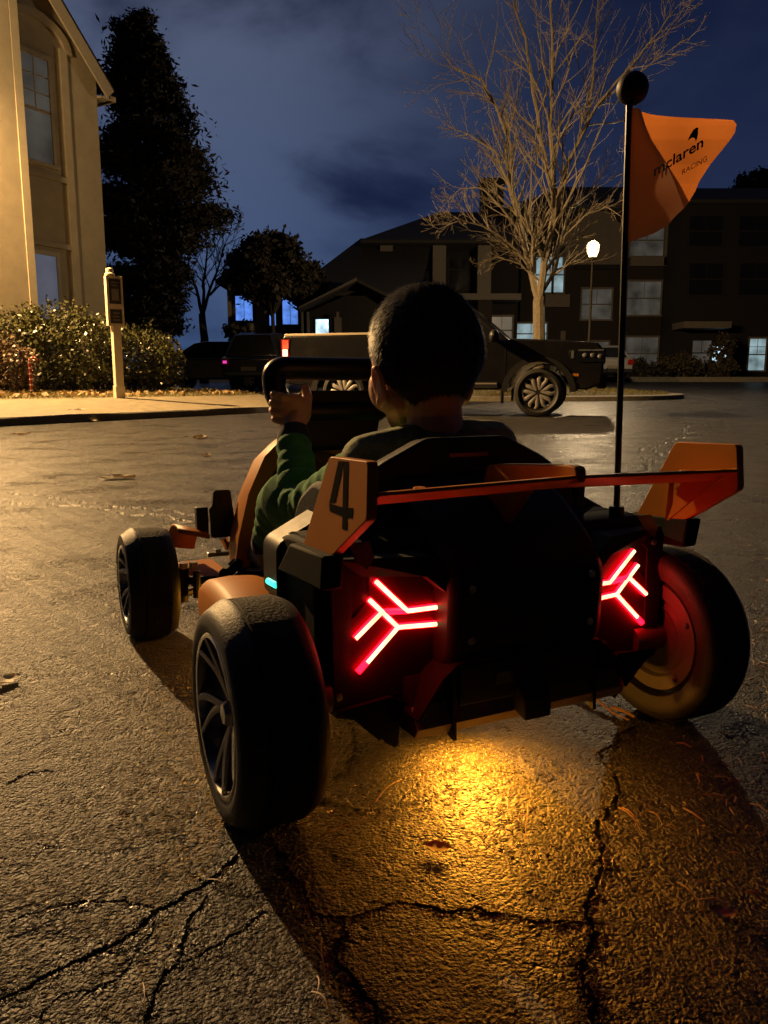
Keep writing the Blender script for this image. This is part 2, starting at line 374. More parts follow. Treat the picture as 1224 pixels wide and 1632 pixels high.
def build_ground():
    nr, nc = 760, 760
    inv = np.linspace(1/.42, 1/15.0, nr); Yf = 1/inv
    Yb = np.array([-400, -60, -12, -3, -.6, 0, .2, .33]); Ya = np.array([16, 18, 20, 24, 30, 36, 44, 60, 90, 160, 400.])
    Y = np.concatenate([Yb, Yf, Ya]); rowsn = len(Y)
    sc = np.concatenate([[-400, -60, -12, -3, -1.2, -.75], np.linspace(-.60, .60, nc), [.75, 1.2, 3, 12, 60, 400]])
    # fan of columns: sideways spread grows with distance, at least half a metre near the camera
    spread = np.clip(np.maximum(Y, .38), .38, 60)
    X = sc[None, :]*spread[:, None]; YY = np.repeat(Y[:, None], len(sc), 1)
    X = X.ravel(); YY = YY.ravel(); n = len(X)
    Z = np.clip(.03*(YY-14), 0, .9)
    crack = np.zeros(n); dep = np.zeros(n)
    near = np.where((YY > .3) & (YY < 15) & (np.abs(X) < .7*YY+.3))[0]
    for pts, hw in CRACKS:
        G = np.array([ground_pt(*p)[:2] for p in pts]); G = fractal(G, .10, 5); hw *= .00042 if hw < 5 else .0007
        lo, hi = G.min(0)-.08, G.max(0)+.08
        idx = near[(X[near] > lo[0]) & (X[near] < hi[0]) & (YY[near] > lo[1]) & (YY[near] < hi[1])]
        if not len(idx): continue
        px, py = X[idx], YY[idx]; best = np.full(len(idx), 9.)
        wv = np.full(len(idx), hw)
        for i in range(len(G)-1):
            a, b = G[i], G[i+1]; d = b-a; l2 = d@d+1e-12
            t = np.clip(((px-a[0])*d[0]+(py-a[1])*d[1])/l2, 0, 1)
            dd = np.hypot(px-a[0]-t*d[0], py-a[1]-t*d[1]); mk = dd < best
            best = np.where(mk, dd, best)
            wv = np.where(mk, hw*(.45+1.1*abs(math.sin(i*1.7)*math.cos(i*.37))), wv)
        best = best*np.clip(1+RNG.normal(0, .28, len(idx)), .4, 2)+wv*.5*(np.sin(px*93+py*41)*np.sin(py*127-px*37))
        k = np.clip(1.35-best/wv*.75, 0, 1)
        crack[idx] = np.maximum(crack[idx], k); dep[idx] = np.maximum(dep[idx], k*np.minimum(hw*3.0, .007))
        lip = np.exp(-(best/(wv*4))**2)*.0012
        Z[idx] += lip*(1-k)
    Z = Z-dep
    # soft undulation of worn paving
    und = sum(a*np.sin(X*fx+p)*np.sin(YY*fy+q) for a, fx, fy, p, q in ((.0007, 17, 21, 0, 1), (.0006, 41, 33, 2, .3), (.0004, 83, 71, 1, 2), (.0003, 150, 170, .4, 3)))
    Z[near] += und[near]
    m_ = len(sc); i = np.arange(rowsn-1)[:, None]*m_+np.arange(m_-1)[None, :]
    i = i.ravel(); faces = np.stack([i, i+1, i+1+m_, i+m_], 1).ravel()
    me = bpy.data.meshes.new('road'); me.vertices.add(n); me.vertices.foreach_set('co', np.stack([X, YY, Z], 1).ravel())
    nf = len(i); me.loops.add(nf*4); me.loops.foreach_set('vertex_index', faces.astype(np.int32))
    me.polygons.add(nf); me.polygons.foreach_set('loop_start', np.arange(nf, dtype=np.int32)*4)
    me.update(calc_edges=True); me.polygons.foreach_set('use_smooth', np.ones(nf, bool))
    at = me.attributes.new('crack', 'FLOAT', 'POINT'); at.data.foreach_set('value', crack.astype(np.float32))
    me.materials.append(M['asphalt'])
    o = bpy.data.objects.new('road', me); COL.objects.link(o); tag(o, kind='structure')
build_ground()

# left kerb, pavement and lawn (follow the kerb line; u along it, w to its left)
K0 = Vector((-4.39, 8.83, 0)); KD = Vector((2.48, 4.88, 0)).normalized(); KN = Vector((-KD.y, KD.x, 0))
def lp(u, w, z): p = K0+KD*u+KN*w; return Vector((p.x, p.y, z))
def lawn_h(w): return .10+.105*min(w, 1.75)+ .05*max(0, min(w-1.75, 3))
def kbase(u): return 0.0
def strip(name, ws, hs, mt, u0=-14, u1=8.6, du=.5):
    mb = MB(); us = np.arange(u0, u1+.01, du); m = len(ws); vs = []; fs = []
    for u in us:
        for w, h in zip(ws, hs): vs.append(lp(u, w, h+RNG.normal(0, .003)))
    for i in range(len(us)-1):
        for k in range(m-1): fs.append((i*m+k, (i+1)*m+k, (i+1)*m+k+1, i*m+k+1)[::-1])
    mb.add(vs, fs); return tag(mb.build(name, mt, smooth=True), kind='structure')
strip('kerb', [0, .012, .03, .16], [-.08, .085, .105, .107], M['kerb'])
ws = np.array([.162, .5, .9, 1.3, 1.75]); strip('pavement', ws, [.105+.105*(w-.16) for w in ws], M['concrete'])
ws = np.array([1.75, 2.1, 2.6, 3.3, 4.2, 5.5, 8, 14, 30]); LH = lambda w: .27+.05*min(max(w-1.75, 0), 3)+(.02 if w > 1.76 else -.01)
strip('lawn', ws, [LH(w) for w in ws], M['soil'], u1=7.6)
# end wall of the raised verge so that it stays solid from the side
mb = MB(); mb.add([lp(8.6, .0, -.1), lp(8.6, 1.75, -.1), lp(8.6, 1.75, .272), lp(8.6, .16, .105), lp(8.6, .0, .09)], [(0, 1, 2, 3, 4)])
mb.add([lp(7.6, 1.75, -.1), lp(7.6, 30, -.1), lp(7.6, 30, .44), lp(7.6, 4.7, .44), lp(7.6, 1.75, .27)], [(0, 1, 2, 3, 4)])
mb.add([lp(7.6, 1.75, -.1), lp(8.6, 1.75, -.1), lp(8.6, 1.75, .272), lp(7.6, 1.75, .272)], [(0, 1, 2, 3)])
tag(mb.build('kerb', M['kerb'], smooth=False), kind='structure')
def blades(name, pts, h, mt, spread=.5, w=.006):
    mb = MB(); v = []; f = []
    for p in pts:
        a = random.uniform(0, 2*pi); hh = h*random.uniform(.5, 1.3); d = Vector((math.cos(a), math.sin(a), 0))*hh*spread*random.uniform(.3, 1)
        s_ = Vector((-math.sin(a), math.cos(a), 0))*w*random.uniform(.6, 1.5); o = len(v)
        v += [p-s_, p+s_, p+d*.45+Vector((0, 0, hh*.7)), p+d+Vector((0, 0, hh))]; f += [(o, o+1, o+2), (o, o+2, o+3)]
    mb.v = [tuple(q) for q in v]; mb.f = f; o = mb.build(name, mt, smooth=False); return tag(o, kind='stuff')
pts = []
for _ in range(16000):
    w = 1.72+abs(random.gauss(0, 1.3)); u = random.uniform(-8, 7.5)
    pts.append(lp(u, w, LH(w)-.01))
tag(blades('grass', pts, .05, M['grass'], .8, .007), 'dry yellowish grass on the verge along the left pavement', 'grass')

# island on the right with kerb and dry grass
def ring(cx, cy, rx, ry, n=48): return [(cx+rx*math.copysign(abs(math.cos(2*pi*k/n))**.8, math.cos(2*pi*k/n)), cy+ry*math.sin(2*pi*k/n)) for k in range(n)]
ICX, ICY, IRX, IRY = 2.6, 19.6, 4.9, 1.9
def island():
    mb = MB(); n = 48; outer = ring(ICX, ICY, IRX, IRY); inner = ring(ICX, ICY, IRX-.3, IRY-.3)
    vs = [(x, y, gz(x, y)-.05) for x, y in outer]+[(x, y, gz(x, y)+.10) for x, y in outer]+[(x, y, gz(x, y)+.11) for x, y in inner]+[(x, y, gz(x, y)+.02) for x, y in inner]
    fs = []
    for k in range(n):
        l = (k+1) % n
        for r_ in range(3): fs.append((r_*n+k, r_*n+l, r_*n+n+l, r_*n+n+k))
    mb.add(vs, fs); tag(mb.build('island_kerb', M['kerb']), kind='structure')
    mb = MB(); vs = []; fs = []
    for j in range(9):
        t = 1-j/8
        for x, y in ring(ICX, ICY, (IRX-.31)*max(t, .01), (IRY-.31)*max(t, .01)): vs.append((x, y, gz(x, y)+.09+.16*(1-t*t)))
    for j in range(8):
        for k in range(n): l = (k+1) % n; fs.append((j*n+k, j*n+l, j*n+n+l, j*n+n+k))
    mb.add(vs, fs); tag(mb.build('island_turf', M['soil']), kind='structure')
island()
pts = []
for _ in range(7000):
    a = random.uniform(0, 2*pi); r_ = math.sqrt(random.random()); x = ICX+(IRX-.34)*r_*math.cos(a); y = ICY+(IRY-.34)*r_*math.sin(a)
    pts.append(Vector((x, y, gz(x, y)+.09+.16*(1-r_*r_))))
tag(blades('grass', pts, .07, M['grass'], .8, .010), 'dry yellow grass on the kerbed island behind the pickup', 'grass')
# far pavement in front of the apartments
mb = MB(); mb.box(-20, 60, 35.2, 38.6, .3, .86); tag(mb.build('pavement', M['kerb'], bevel=.02), kind='structure')

# ------------------------------------------------------------------ street lamps
def street_lamp(loc, label, h=3.75, power=300):
    e = empty('street_lamp', loc, 0, label, 'street lamp')
    mb = MB(); mb.lathe([(0, .11), (.05, .11), (.09, .075), (.5, .06), (.52, .045), (h-.60, .034), (h-.56, .05), (h-.52, .05), (h-.50, .03)], 'z', n=16); mb.build('pole', M['lampmetal'], e)
    mb = MB(); mb.lathe([(h-.50, .03), (h-.46, .10), (h-.42, .13), (h-.405, .02)], 'z', n=12); mb.build('lantern_frame', M['lampmetal'], e); mb = MB(); mb.lathe([(h+.055, .001), (h+.055, .05), (h+.08, .03), (h+.12, .012), (h+.16, .003)], 'z', n=12); mb.build('finial', M['lampmetal'], e)
    mb = MB(); mb.lathe([(h-.40, .02), (h-.40, .11), (h-.25, .17), (h-.08, .185), (h, .14), (h+.05, .05), (h+.06, .01)], 'z', n=16); g = mb.build('lantern_glass', M['lampglass'], e)
    return e
LAMP_R = at_y(945, 398, 24.0)
lx, ly = LAMP_R[0], 24.0; lz = gz(lx, ly)-.05
lr = street_lamp((lx, ly, lz), 'lit street lamp standing beyond the dark pickup and the pale bare tree', h=LAMP_R[2]-lz+.2)
light('lamp_light', 'POINT', (lx, ly, LAMP_R[2]-.0), 1300, (1, .72, .40), .12)
# ------------------------------------------------------------------ the kart (local frame: x right, y forward, z up; origin under the rear axle)
kart = empty('go_kart', tuple(KO), KTH, 'black and orange electric toy go-kart carrying a seated child and an orange flag', 'go-kart')
def rounded(pts, r=.01, n=4):
    out = []; m = len(pts)
    for i in range(m):
        p = np.array(pts[i], float); a = np.array(pts[i-1], float); b = np.array(pts[(i+1) % m], float)
        da, db = a-p, b-p; la, lb = np.hypot(*da), np.hypot(*db); rr = min(r, la*.45, lb*.45)
        p0 = p+da/la*rr; p1 = p+db/lb*rr
        for k in range(n+1):
            t = k/n; out.append(tuple((1-t)**2*p0+2*t*(1-t)*p+t*t*p1))
    return out
def mirror(poly): return [(-p[0], p[1]) for p in poly][::-1]
# wheels -------------------------------------------------------------
def make_wheel(R, W, rr, name='wheel', detailed=True):
    """axle along x, outer face towards +x, centred on the wheel"""
    h = W/2
    mb = MB(); mb.lathe([(-h*.55, .0005), (-h*.55, rr*.45), (-h*.62, rr*.5), (-h*.55, rr*.62), (-h*.72, rr*.66), (-h*.72, rr*.86), (-h*.45, rr*.9), (-h*.45, .0005)], 'x', n=40)
    for k in range(5):
        A = 2*pi*k/5; mb.ball((-h*.72, rr*.76*math.cos(A), rr*.76*math.sin(A)), .0045, 8, 6)
    w = mb.build(name, M['pan'], None)
    mb = MB(); s = R-rr
    prof = [(-h*.86, rr-.004), (-h*.97, rr+s*.25), (-h, rr+s*.5), (-h*.94, rr+s*.78), (-h*.80, R-.003), (-h*.62, R), (h*.36, R), (h*.385, R-.0025), (h*.42, R-.0025), (h*.44, R+.0012), (h*.50, R+.0012), (h*.60, R-.001), (h*.84, R-.008), (h*.95, rr+s*.62), (h, rr+s*.3), (h*.97, rr+.002), (h*.9, rr-.004)]
    prof += [(h*.3, rr-.006), (-h*.5, rr-.006)]
    mb.lathe(prof, 'x', n=72, closed=True); mb.build('tyre', M['tyre'], w, angle=50)
    # dusty running surface, a hair proud of the tyre
    mb = MB(); mb.lathe([(-h*.60, R+.0008), (h*.34, R+.0008), (h*.34, R-.002), (-h*.60, R-.002)], 'x', n=72, closed=True); mb.build('tread', M['tread'], w)
    mb = MB(); mb.lathe([(h*.93, rr-.001), (h*.97, rr-.003), (h*.95, rr-.007), (h*.6, rr-.010), (h*.2, rr-.012), (h*.2, rr-.009), (h*.6, rr-.006)], 'x', n=56, closed=True)
    rim = mb.build('rim', M['rim'], w, angle=60)
    mb = MB(); mb.lathe([(h*.18, .0005), (h*.18, rr-.012), (h*.14, rr-.012), (h*.14, .0005)], 'x', n=40); mb.build('rim_back', M['rimdark'], w)
    mb = MB()
    for k in range(5):
        A0 = 2*pi*k/5+.35
        for sg, sp_ in ((1, .30), (-1, .16)):
            pts = []; rs = []
            for t in np.linspace(0, 1, 9):
                r_ = .012+(rr-.019)*t; A = A0+sg*sp_*math.sin(t*pi*.5)**1.5+.22*t*t
                x = h*(.88-.50*(1-t)**1.5*1.0+.0) if t > .15 else h*.55
                x = h*(.50+.40*t)
                pts.append((x, r_*math.cos(A), r_*math.sin(A))); rs.append(.0062*(1-t*.35))
            mb.tube(pts, rs, 6, up=(1, 0, 0), flat=.75)
    mb.build('spoke', M['rim'], rim, angle=50)
    mb = MB(); mb.lathe([(h*.30, .0005), (h*.34, .017), (h*.66, .015), (h*.76, .011), (h*.78, .0005)], 'x', n=6); mb.build('hub_cap', M['steel'], rim, smooth=False)
    return w
WR = .119; FWR = .101
rw = make_wheel(WR, .091, .0885)
rw.parent = kart; rw.location = (-.324, 0, WR); rw.rotation_euler = (rad(20), 0, pi)
rw2 = copy_tree(rw, kart); rw2.scale = (.86, 1, 1); rw2.location = (.272, .004, WR); rw2.rotation_euler = (rad(10), 0, 0)
fwl = make_wheel(FWR, .088, .074)
fwl.parent = kart; fwl.location = (-.331, .678, FWR); fwl.rotation_euler = (rad(50), 0, pi)
fwr = copy_tree(fwl, kart); fwr.location = (.331, .678, FWR); fwr.rotation_euler = (rad(30), 0, 0)
# rear bodywork --------------------------------------------------------
PANEL = [(-.214, .246), (-.204, .254), (-.133, .2505), (-.087, .211), (-.087, .172), (-.104, .149), (-.141, .104), (-.165, .088), (-.217, .103)]
OUTER = [(-.240, .262), (-.232, .276), (-.128, .274), (-.074, .222), (-.074, .165), (-.094, .140), (-.132, .094), (-.160, .074), (-.236, .096)]
for sg in (-1, 1):
    P = PANEL if sg < 0 else mirror(PANEL); Oo = OUTER if sg < 0 else mirror(OUTER)
    n = len(P)
    mb = MB(); mb.prism(P, 'y', -.008, .002); t = mb.build('tail_light', M['taillens'], kart, smooth=False)
    # bezel: ring between outline and lens, deep reveal
    mb = MB(); vs = []; yi = -.006
    yl = [-.0125, -.0135, -.034, -.042, -.042, -.040, -.020, -.0135, -.0125]; yl = yl if sg < 0 else yl[::-1]
    vs = [(x, y_, z) for (x, z), y_ in zip(Oo, yl)]+[(x, y_+.002, z) for (x, z), y_ in zip(P, yl)]+[(x, yi, z) for x, z in P]+[(x, .02, z) for x, z in Oo]
    fs = []
    for k in range(n):
        l = (k+1) % n
        for q, w_ in ((0, 1), (1, 2), (3, 0)): fs.append((q*n+k, q*n+l, w_*n+l, w_*n+k))
    mb.add(vs, fs if sg < 0 else [f[::-1] for f in fs]); mb.build('bezel', M['plastic'], t, smooth=False)
    # light tubes: red tube with bright core
    segs = [((-.187, .247), (-.148, .2085)), ((-.178, .2105), (-.148, .2085)), ((-.148, .2085), (-.103, .208)), ((-.195, .227), (-.160, .191)), ((-.160, .191), (-.097, .187)), ((-.178, .213), (-.212, .185)), ((-.160, .191), (-.209, .145))]
    red = MB(); hot = MB()
    for i, (p, q) in enumerate(segs):
        p = Vector((p[0]*-sg, -.0125, p[1])); q = Vector((q[0]*-sg, -.0125, q[1]))
        red.tube([p, q], .0036, 8)
        s_, e_ = 0, 1
        if i == 6: e_ = .78
        if i == 4: e_ = .88
        if i == 1: continue
        hot.tube([p.lerp(q, s_)+Vector((0, -.0022, 0)), p.lerp(q, e_)+Vector((0, -.0020, 0))], .0026, 8)
    red.build('light_tube', M['red_strip'], t); hot.build('light_core', M['hot_strip'], t)
    # seams on the lens
    mb = MB()
    for p, q in (((-.193, .252), (-.193, .229)), ((-.193, .226), (-.213, .205))):
        mb.tube([(p[0]*-sg, -.0085, p[1]), (q[0]*-sg, -.0085, q[1])], .0006, 4)
    mb.build('lens_seam', M['plastic'], t)
    # pod behind the lamp, over the wheel
    prof = [(-.020, .09), (-.020, .283), (.01, .289), (.075, .287), (.125, .272), (.155, .235), (.165, .10)]
    x0, x1 = (-.252, -.112) if sg < 0 else (.112, .226)
    mb = MB(); mb.prism([(y+.022, z) for y, z in rounded(prof, .02, 4)], 'x', x0, x1); mb.build('rear_fender', M['matt'], kart, bevel=.006)
    mb = MB(); mb.prism(rounded([(.060, .2885), (.102, .2885), (.148, .2745), (.176, .240), (.168, .236), (.138, .268), (.09, .281)], .01), 'x', x0+.010 if sg < 0 else x0+.01, x1-.02 if sg < 0 else x1-.01)
    mb.build('fender_cap', M['tread'], kart)
    # little gusset
    xg = -.205*-sg
    mb = MB(); mb.add([(xg-.012, -.024, .2765), (xg+.012, -.024, .2765), (xg, -.030, .266), (xg-.012, -.010, .292), (xg+.012, -.010, .292)], [(0, 2, 1), (0, 1, 4, 3)]); mb.build('gusset', M['pan'], kart, smooth=False)
for sx_ in (-.232, .222):
    for zz in (.255, .12):
        mb = MB(); mb.lathe([(0, .0045), (-.0022, .0042), (-.0026, .0005)], 'y', c=(sx_, -.0125, zz), n=10); mb.build('screw', M['steel'], kart)
for sx_ in (-.085, .085):
    for zz in (.175, .235):
        mb = MB(); mb.lathe([(0, .005), (-.002, .0046), (-.0024, .0005)], 'y', c=(sx_, -.0505, zz), n=10); mb.build('screw', M['steel'], kart)
# centre body (engine cover) running up to the seat
prof = [(-.048, .150), (-.052, .24), (-.03, .272), (.03, .318), (.10, .352), (.16, .33), (.19, .25), (.19, .10), (.0, .10)]
mb = MB(); mb.prism(rounded(prof, .02), 'x', -.110, .110); mb.build('engine_cover', M['plastic'], kart, bevel=.012)
for sg in (-1, 1):   # shoulders sloping down to the pods
    mb = MB(); sec = [(.10*sg, .338), (.165*sg, .322), (.262*sg, .272), (.262*sg, .20), (.10*sg, .20)]
    mb.prism(rounded(sec, .012), 'y', .105, .165); mb.build('body_shoulder', M['plastic'], kart, bevel=.006)
# diffuser
def plate(poly, th):   # thickened open polyline in (a,c)
    up = [np.array(p) for p in poly]; off = []
    for i, p in enumerate(up):
        a = up[max(i-1, 0)]; b = up[min(i+1, len(up)-1)]; d = b-a; d /= np.hypot(*d); off.append(p+np.array([-d[1], d[0]])*th)
    return [tuple(p) for p in up]+[tuple(p) for p in off[::-1]]
lip = [(-.150, .088), (-.140, .102), (-.118, .132), (-.100, .1455), (-.07, .149), (.07, .149), (.100, .1455), (.118, .132), (.140, .102), (.150, .088)]
dif = None
mb = MB(); mb.prism(plate(lip, .005), 'y', -.052, .06); dif = mb.build('diffuser', M['matt'], kart, bevel=.0015)
mb = MB(); mb.prism([(-.04, .066), (-.046, .078), (-.030, .100), (-.01, .128), (.06, .128), (.06, .060)], 'x', -.150, .150); mb.build('pan', M['matt'], dif, smooth=False)
mb = MB(); mb.prism([(-.0405, .0652), (-.0468, .078), (-.0312, .0998), (-.0300, .0992), (-.0455, .078), (-.0395, .0662)], 'x', -.151, .151); mb.build('pan_lit_face', M['pan_bounce_tan'], dif, smooth=False)  # rear face of the pan, amber bounce light put into its colour
mb = MB(); mb.box(-.098, .098, -.050, -.044, .098, .146); mb.build('rear_plate', M['plastic'], dif, bevel=.002)
mb = MB(); mb.box(-.050, -.029, -.0522, -.0502, .117, .131); mb.build('sticker', M['pan'], dif, smooth=False)
for x in (-.104, .100):
    mb = MB(); mb.prism([(-.045, .142), (-.050, .058), (-.04, .060), (-.005, .084), (.03, .10), (.03, .142)], 'x', x-.0025, x+.0025); mb.build('fin', M['plastic'], dif, smooth=False)
mb = MB(); mb.prism([(-.068, .098), (-.068, .072), (-.030, .082), (.0, .090), (.0, .12), (-.045, .12)], 'x', -.020, .018); mb.build('centre_fin', M['plastic'], dif, smooth=False, bevel=.002)
for sg in (-1, 1):   # outer jagged skirts
    poly = [(-.236, .104), (-.222, .098), (-.190, .066), (-.184, .060), (-.181, .062), (-.176, .056), (-.165, .0475), (-.160, .05), (-.158, .078), (-.150, .10), (-.17, .11)]
    if sg > 0: poly = mirror(poly)
    mb = MB(); mb.prism(poly, 'y', -.016, -.010); mb.build('skirt', M['matt'], dif, smooth=False)
    xs = -.160*-sg
    mb = MB(); mb.prism([(-.0095, .055), (-.0095, .11), (.05, .11), (.05, .085)], 'x', xs-.003, xs+.003); mb.build('skirt_side', M['matt'], dif, smooth=False)
    mb = MB(); mb.tube([(-.300, 0, WR), (-.240, 0, WR)] if sg < 0 else [(.25, 0, WR), (.20, 0, WR)], .019, 16); mb.build('axle_hub', M['pan'], kart)
# rear wing
wing = None
mb = MB()
prof = [(-.020, .334), (-.05, .339), (-.085, .3445), (-.100, .3470), (-.1248, .3592), (-.1242, .3622), (-.120, .3625), (-.098, .3545), (-.05, .345)]
ns = 25; vs = []; fs = []; m = len(prof)
for i in range(ns):
    x = -.236+.472*i/(ns-1); lift = .0045*(1-abs(x)/.236)
    vs += [(x, y, z+lift) for y, z in prof]
for i in range(ns-1):
    for k in range(m): l = (k+1) % m; fs.append((i*m+k, i*m+l, (i+1)*m+l, (i+1)*m+k))
fs += [tuple(range(m)), tuple((ns-1)*m+k for k in range(m))[::-1]]
mb.add(vs, fs); wing = mb.build('rear_wing', M['orange'], kart, bevel=.0008, angle=40)
mb = MB(); mb.prism(rounded([(.045, .362), (.02, .3665), (-.112, .3775), (-.1245, .3755), (-.1265, .366), (-.1255, .3585), (-.04, .342), (.0, .30), (.018, .268), (.06, .268), (.055, .33)], .006), 'x', -.0065, .0065)
mb.build('wing_spine', M['orange'], wing, bevel=.002)
for sg in (-1, 1):
    x = .1785*sg
    mb = MB(); mb.tube([(x, -.098, .352), (x, -.098, .3615)], [.010, .006], 10); mb.build('wing_tab', M['orange'], wing)
    poly = rounded([(-.027, .3885), (-.1215, .3915), (-.1255, .338), (-.046, .289), (.042, .281)], .006, 3)
    mb = MB(); mb.prism(poly, 'x', sg*.240-.0055, sg*.240+.0055); mb.v = [(x-sg*(z-.39)*.06, y, z) for x, y, z in mb.v]; ep = mb.build('wing_endplate', M['orange'], kart, bevel=.0022, segs=3)
    # inner gusset between endplate and wing
    mb = MB()
    if sg > 0: mb.prism([(-.112, .352), (-.055, .342), (-.035, .288)], 'x', sg*.222-.002, sg*.222+.002); 
    if sg > 0: mb.add([(sg*.2215, -.03, .288), (sg*.2215, -.034, .342), (sg*.234, -.03, .336), (sg*.234, -.03, .288)], [(0, 1, 2, 3)]); mb.build('endplate_gusset', M['orange'], ep, smooth=False)
    # number 4 on the outer faces
    mb = MB()
    def N4(cx, cy): q = K(460+cx/4.08, 690+cy/4.08, a=-.2436); return (q[1], q[2])
    strokes = ([(338, 182), (402, 186), (385, 300), (330, 455), (294, 460)], [(366, 184), (402, 186), (417, 628), (386, 620)], [(294, 450), (448, 480), (447, 552), (300, 505)])
    hole = None
    # "4" as one outline with its counter: left leg, bar, stem
    quads = ([(338, 182), (372, 184), (332, 448), (294, 455)], [(372, 184), (402, 186), (417, 628), (386, 620)], [(294, 456), (384, 482), (384, 540), (300, 506)], [(411, 484), (448, 486), (447, 552), (413, 546)])
    for q in quads: mb.prism([N4(*p) for p in q], 'x', sg*.2453, sg*.2459)
    mb.v = [(x-sg*(z-.39)*.06, y, z) for x, y, z in mb.v]; mb.build('number', M['numink'], ep, smooth=False)
    # black mount under the endplate
    mb = MB(); P8 = [(-.052, .290), (-.046, .252), (.10, .244), (.052, .2845), (.0, .2875)]
    mb.prism(P8, 'x', sg*.252-.012, sg*.252+.012); mb.build('wing_mount', M['matt'], kart, bevel=.003)
# seat
sec = [(-.182, .20), (-.182, .30), (-.165, .338), (-.123, .365), (-.065, .392), (-.055, .394), (.055, .394), (.065, .392), (.123, .365), (.165, .338), (.182, .30), (.182, .20)]
mb = MB(); mb.prism(rounded(sec, .012), 'y', .100, .118); seat = mb.build('seat', M['plastic'], kart, bevel=.004)
mb = MB(); mb.prism(rounded([(x*.96, z*.985+.002) for x, z in sec], .012), 'y', .1185, .150); mb.build('seat_back_pad', M['seat'], seat, bevel=.01)
for sg in (-1, 1):
    mb = MB(); mb.prism(rounded([(.10, .150), (.100, .338), (.14, .345), (.20, .315), (.245, .25), (.27, .20), (.33, .19), (.33, .15)], .02), 'x', sg*.19-.012, sg*.19+.012); mb.build('seat_bolster', M['seat'], seat, bevel=.008)
mb = MB(); mb.box(-.15, .15, .12, .40, .135, .165); mb.build('seat_cushion', M['seat'], seat, bevel=.012)
mb = MB(); mb.box(-.028, .030, .0985, .101, .3685, .3735); mb.build('seat_slot', M['orange'], seat, smooth=False)
# floor, side pods, nose
mb = MB(); mb.prism(rounded([(-.20, .05), (.20, .05), (.215, .45), (.16, .72), (.10, .95), (-.10, .95), (-.16, .72), (-.215, .45)], .03), 'z', .072, .105); mb.build('floor_pan', M['plastic'], kart, bevel=.006)
def pod(sg):
    mb = MB(); ys = np.linspace(.13, .43, 13); vs = []; fs = []; n = 16
    for y in ys:
        t = (y-.13)/.30; h = .205-.050*t**2.2-.02*(1-t)**3; w = .055*(1-.35*t**3); cx = sg*(.265-.01*t)
        if t > .97: h *= .93; w *= .85
        for k in range(n):
            A = 2*pi*k/n; ca, sa = math.cos(A), math.sin(A)
            ex = lambda q: math.copysign(abs(q)**.55, q)
            vs.append((cx+ex(ca)*w, y, .085+(h-.085)/2+ex(sa)*(h-.085)/2))
    for i in range(len(ys)-1):
        for k in range(n): l = (k+1) % n; fs.append((i*n+k, (i+1)*n+k, (i+1)*n+l, i*n+l))
    fs += [tuple(range(n)), tuple((len(ys)-1)*n+k for k in range(n))[::-1]]
    mb.add(vs, fs); return mb.build('side_pod', M['orange'], kart, bevel=.008)
pod(-1); pod(1)
mb = MB(); mb.tube([(-.262, .11, .222), (-.262, .142, .220)], .0042, 10); mb.build('side_light', M['teal'], kart)
light('side_light_glow', 'POINT', (-.275, .125, .222), .0004, (.1, 1, .7), .006, kart)
# nose cowl: hoop shell
def cowl():
    mb = MB(); vs = []; fs = []; prof = []
    half = [(.170, .115), (.160, .17), (.135, .255), (.10, .325), (.065, .357), (.03, .368)]
    arch = [(-x, z) for x, z in half]+[(0, .370)]+half[::-1]
    ys = [.68, .72, .78, .86, .94, 1.0]; sc = [1, .99, .93, .80, .62, .42]
    m = len(arch)
    for y, s_ in zip(ys, sc):
        for x, z in arch: vs.append((x*s_*(1 if y < .7 else 1), y+.05*(.37-z)*-1 if False else y-.10*max(0, .30-z), .10+(z-.10)*s_))
    o = len(vs)
    for x, z in arch:     # inner lip
        vs.append((x*.82, .685-.10*max(0, .30-z), .10+(z-.10)*.86))
    for i in range(len(ys)-1):
        for k in range(m-1): fs.append((i*m+k, i*m+k+1, (i+1)*m+k+1, (i+1)*m+k))
    for k in range(m-1): fs.append((o+k, o+k+1, k+1, k))
    p = len(vs)
    for x, z in arch: vs.append((x*.80, .80, .10+(z-.10)*.80))
    for k in range(m-1): fs.append((p+k, p+k+1, o+k+1, o+k))
    mb.add(vs, fs); return mb.build('nose_cowl', M['orange'], kart, angle=40)
cw = cowl()
mb = MB(); mb.box(-.11, .11, .80, .82, .10, .26); mb.build('dash', M['plastic'], cw, bevel=.01)
# steering
ST = Matrix.Translation((.004, .572, .432)) @ Matrix.Rotation(rad(-17), 4, 'X')
rim_ = []
for x, z in rounded([(-.112, .050), (-.098, .062), (.098, .062), (.112, .050), (.112, .006), (.080, -.022), (-.080, -.022), (-.112, .006)], .045, 7): rim_.append(ST @ Vector((x, 0, z)))
mb = MB(); mb.tube(rim_, .0215, 14, closed=True); sw = mb.build('steering_wheel', M['gloss'], kart)
mb = MB(); hub = rounded([(-.070, .018), (.070, .018), (.088, -.02), (.066, -.088), (-.066, -.088), (-.088, -.02)], .012)
mb.prism(hub, 'y', -.012, .022); mb.box(-.105, -.055, -.004, .010, -.022, .008); mb.box(.055, .105, -.004, .010, -.022, .008)
for i, p in enumerate(mb.v): mb.v[i] = tuple(ST @ Vector(p))
mb.build('wheel_hub', M['plastic'], sw, bevel=.003)
for sg in (-1, 1):
    mb = MB(); mb.box(sg*.078-.010, sg*.078+.010, .012, .016, -.030, -.018)
    for i, p in enumerate(mb.v): mb.v[i] = tuple(ST @ Vector(p))
    mb.build('paddle', M['steel'], sw, smooth=False)
mb = MB(); mb.tube([tuple(ST @ Vector((0, .02, -.03))), (0, .80, .30)], .018, 12); mb.build('steering_column', M['plastic'], kart)
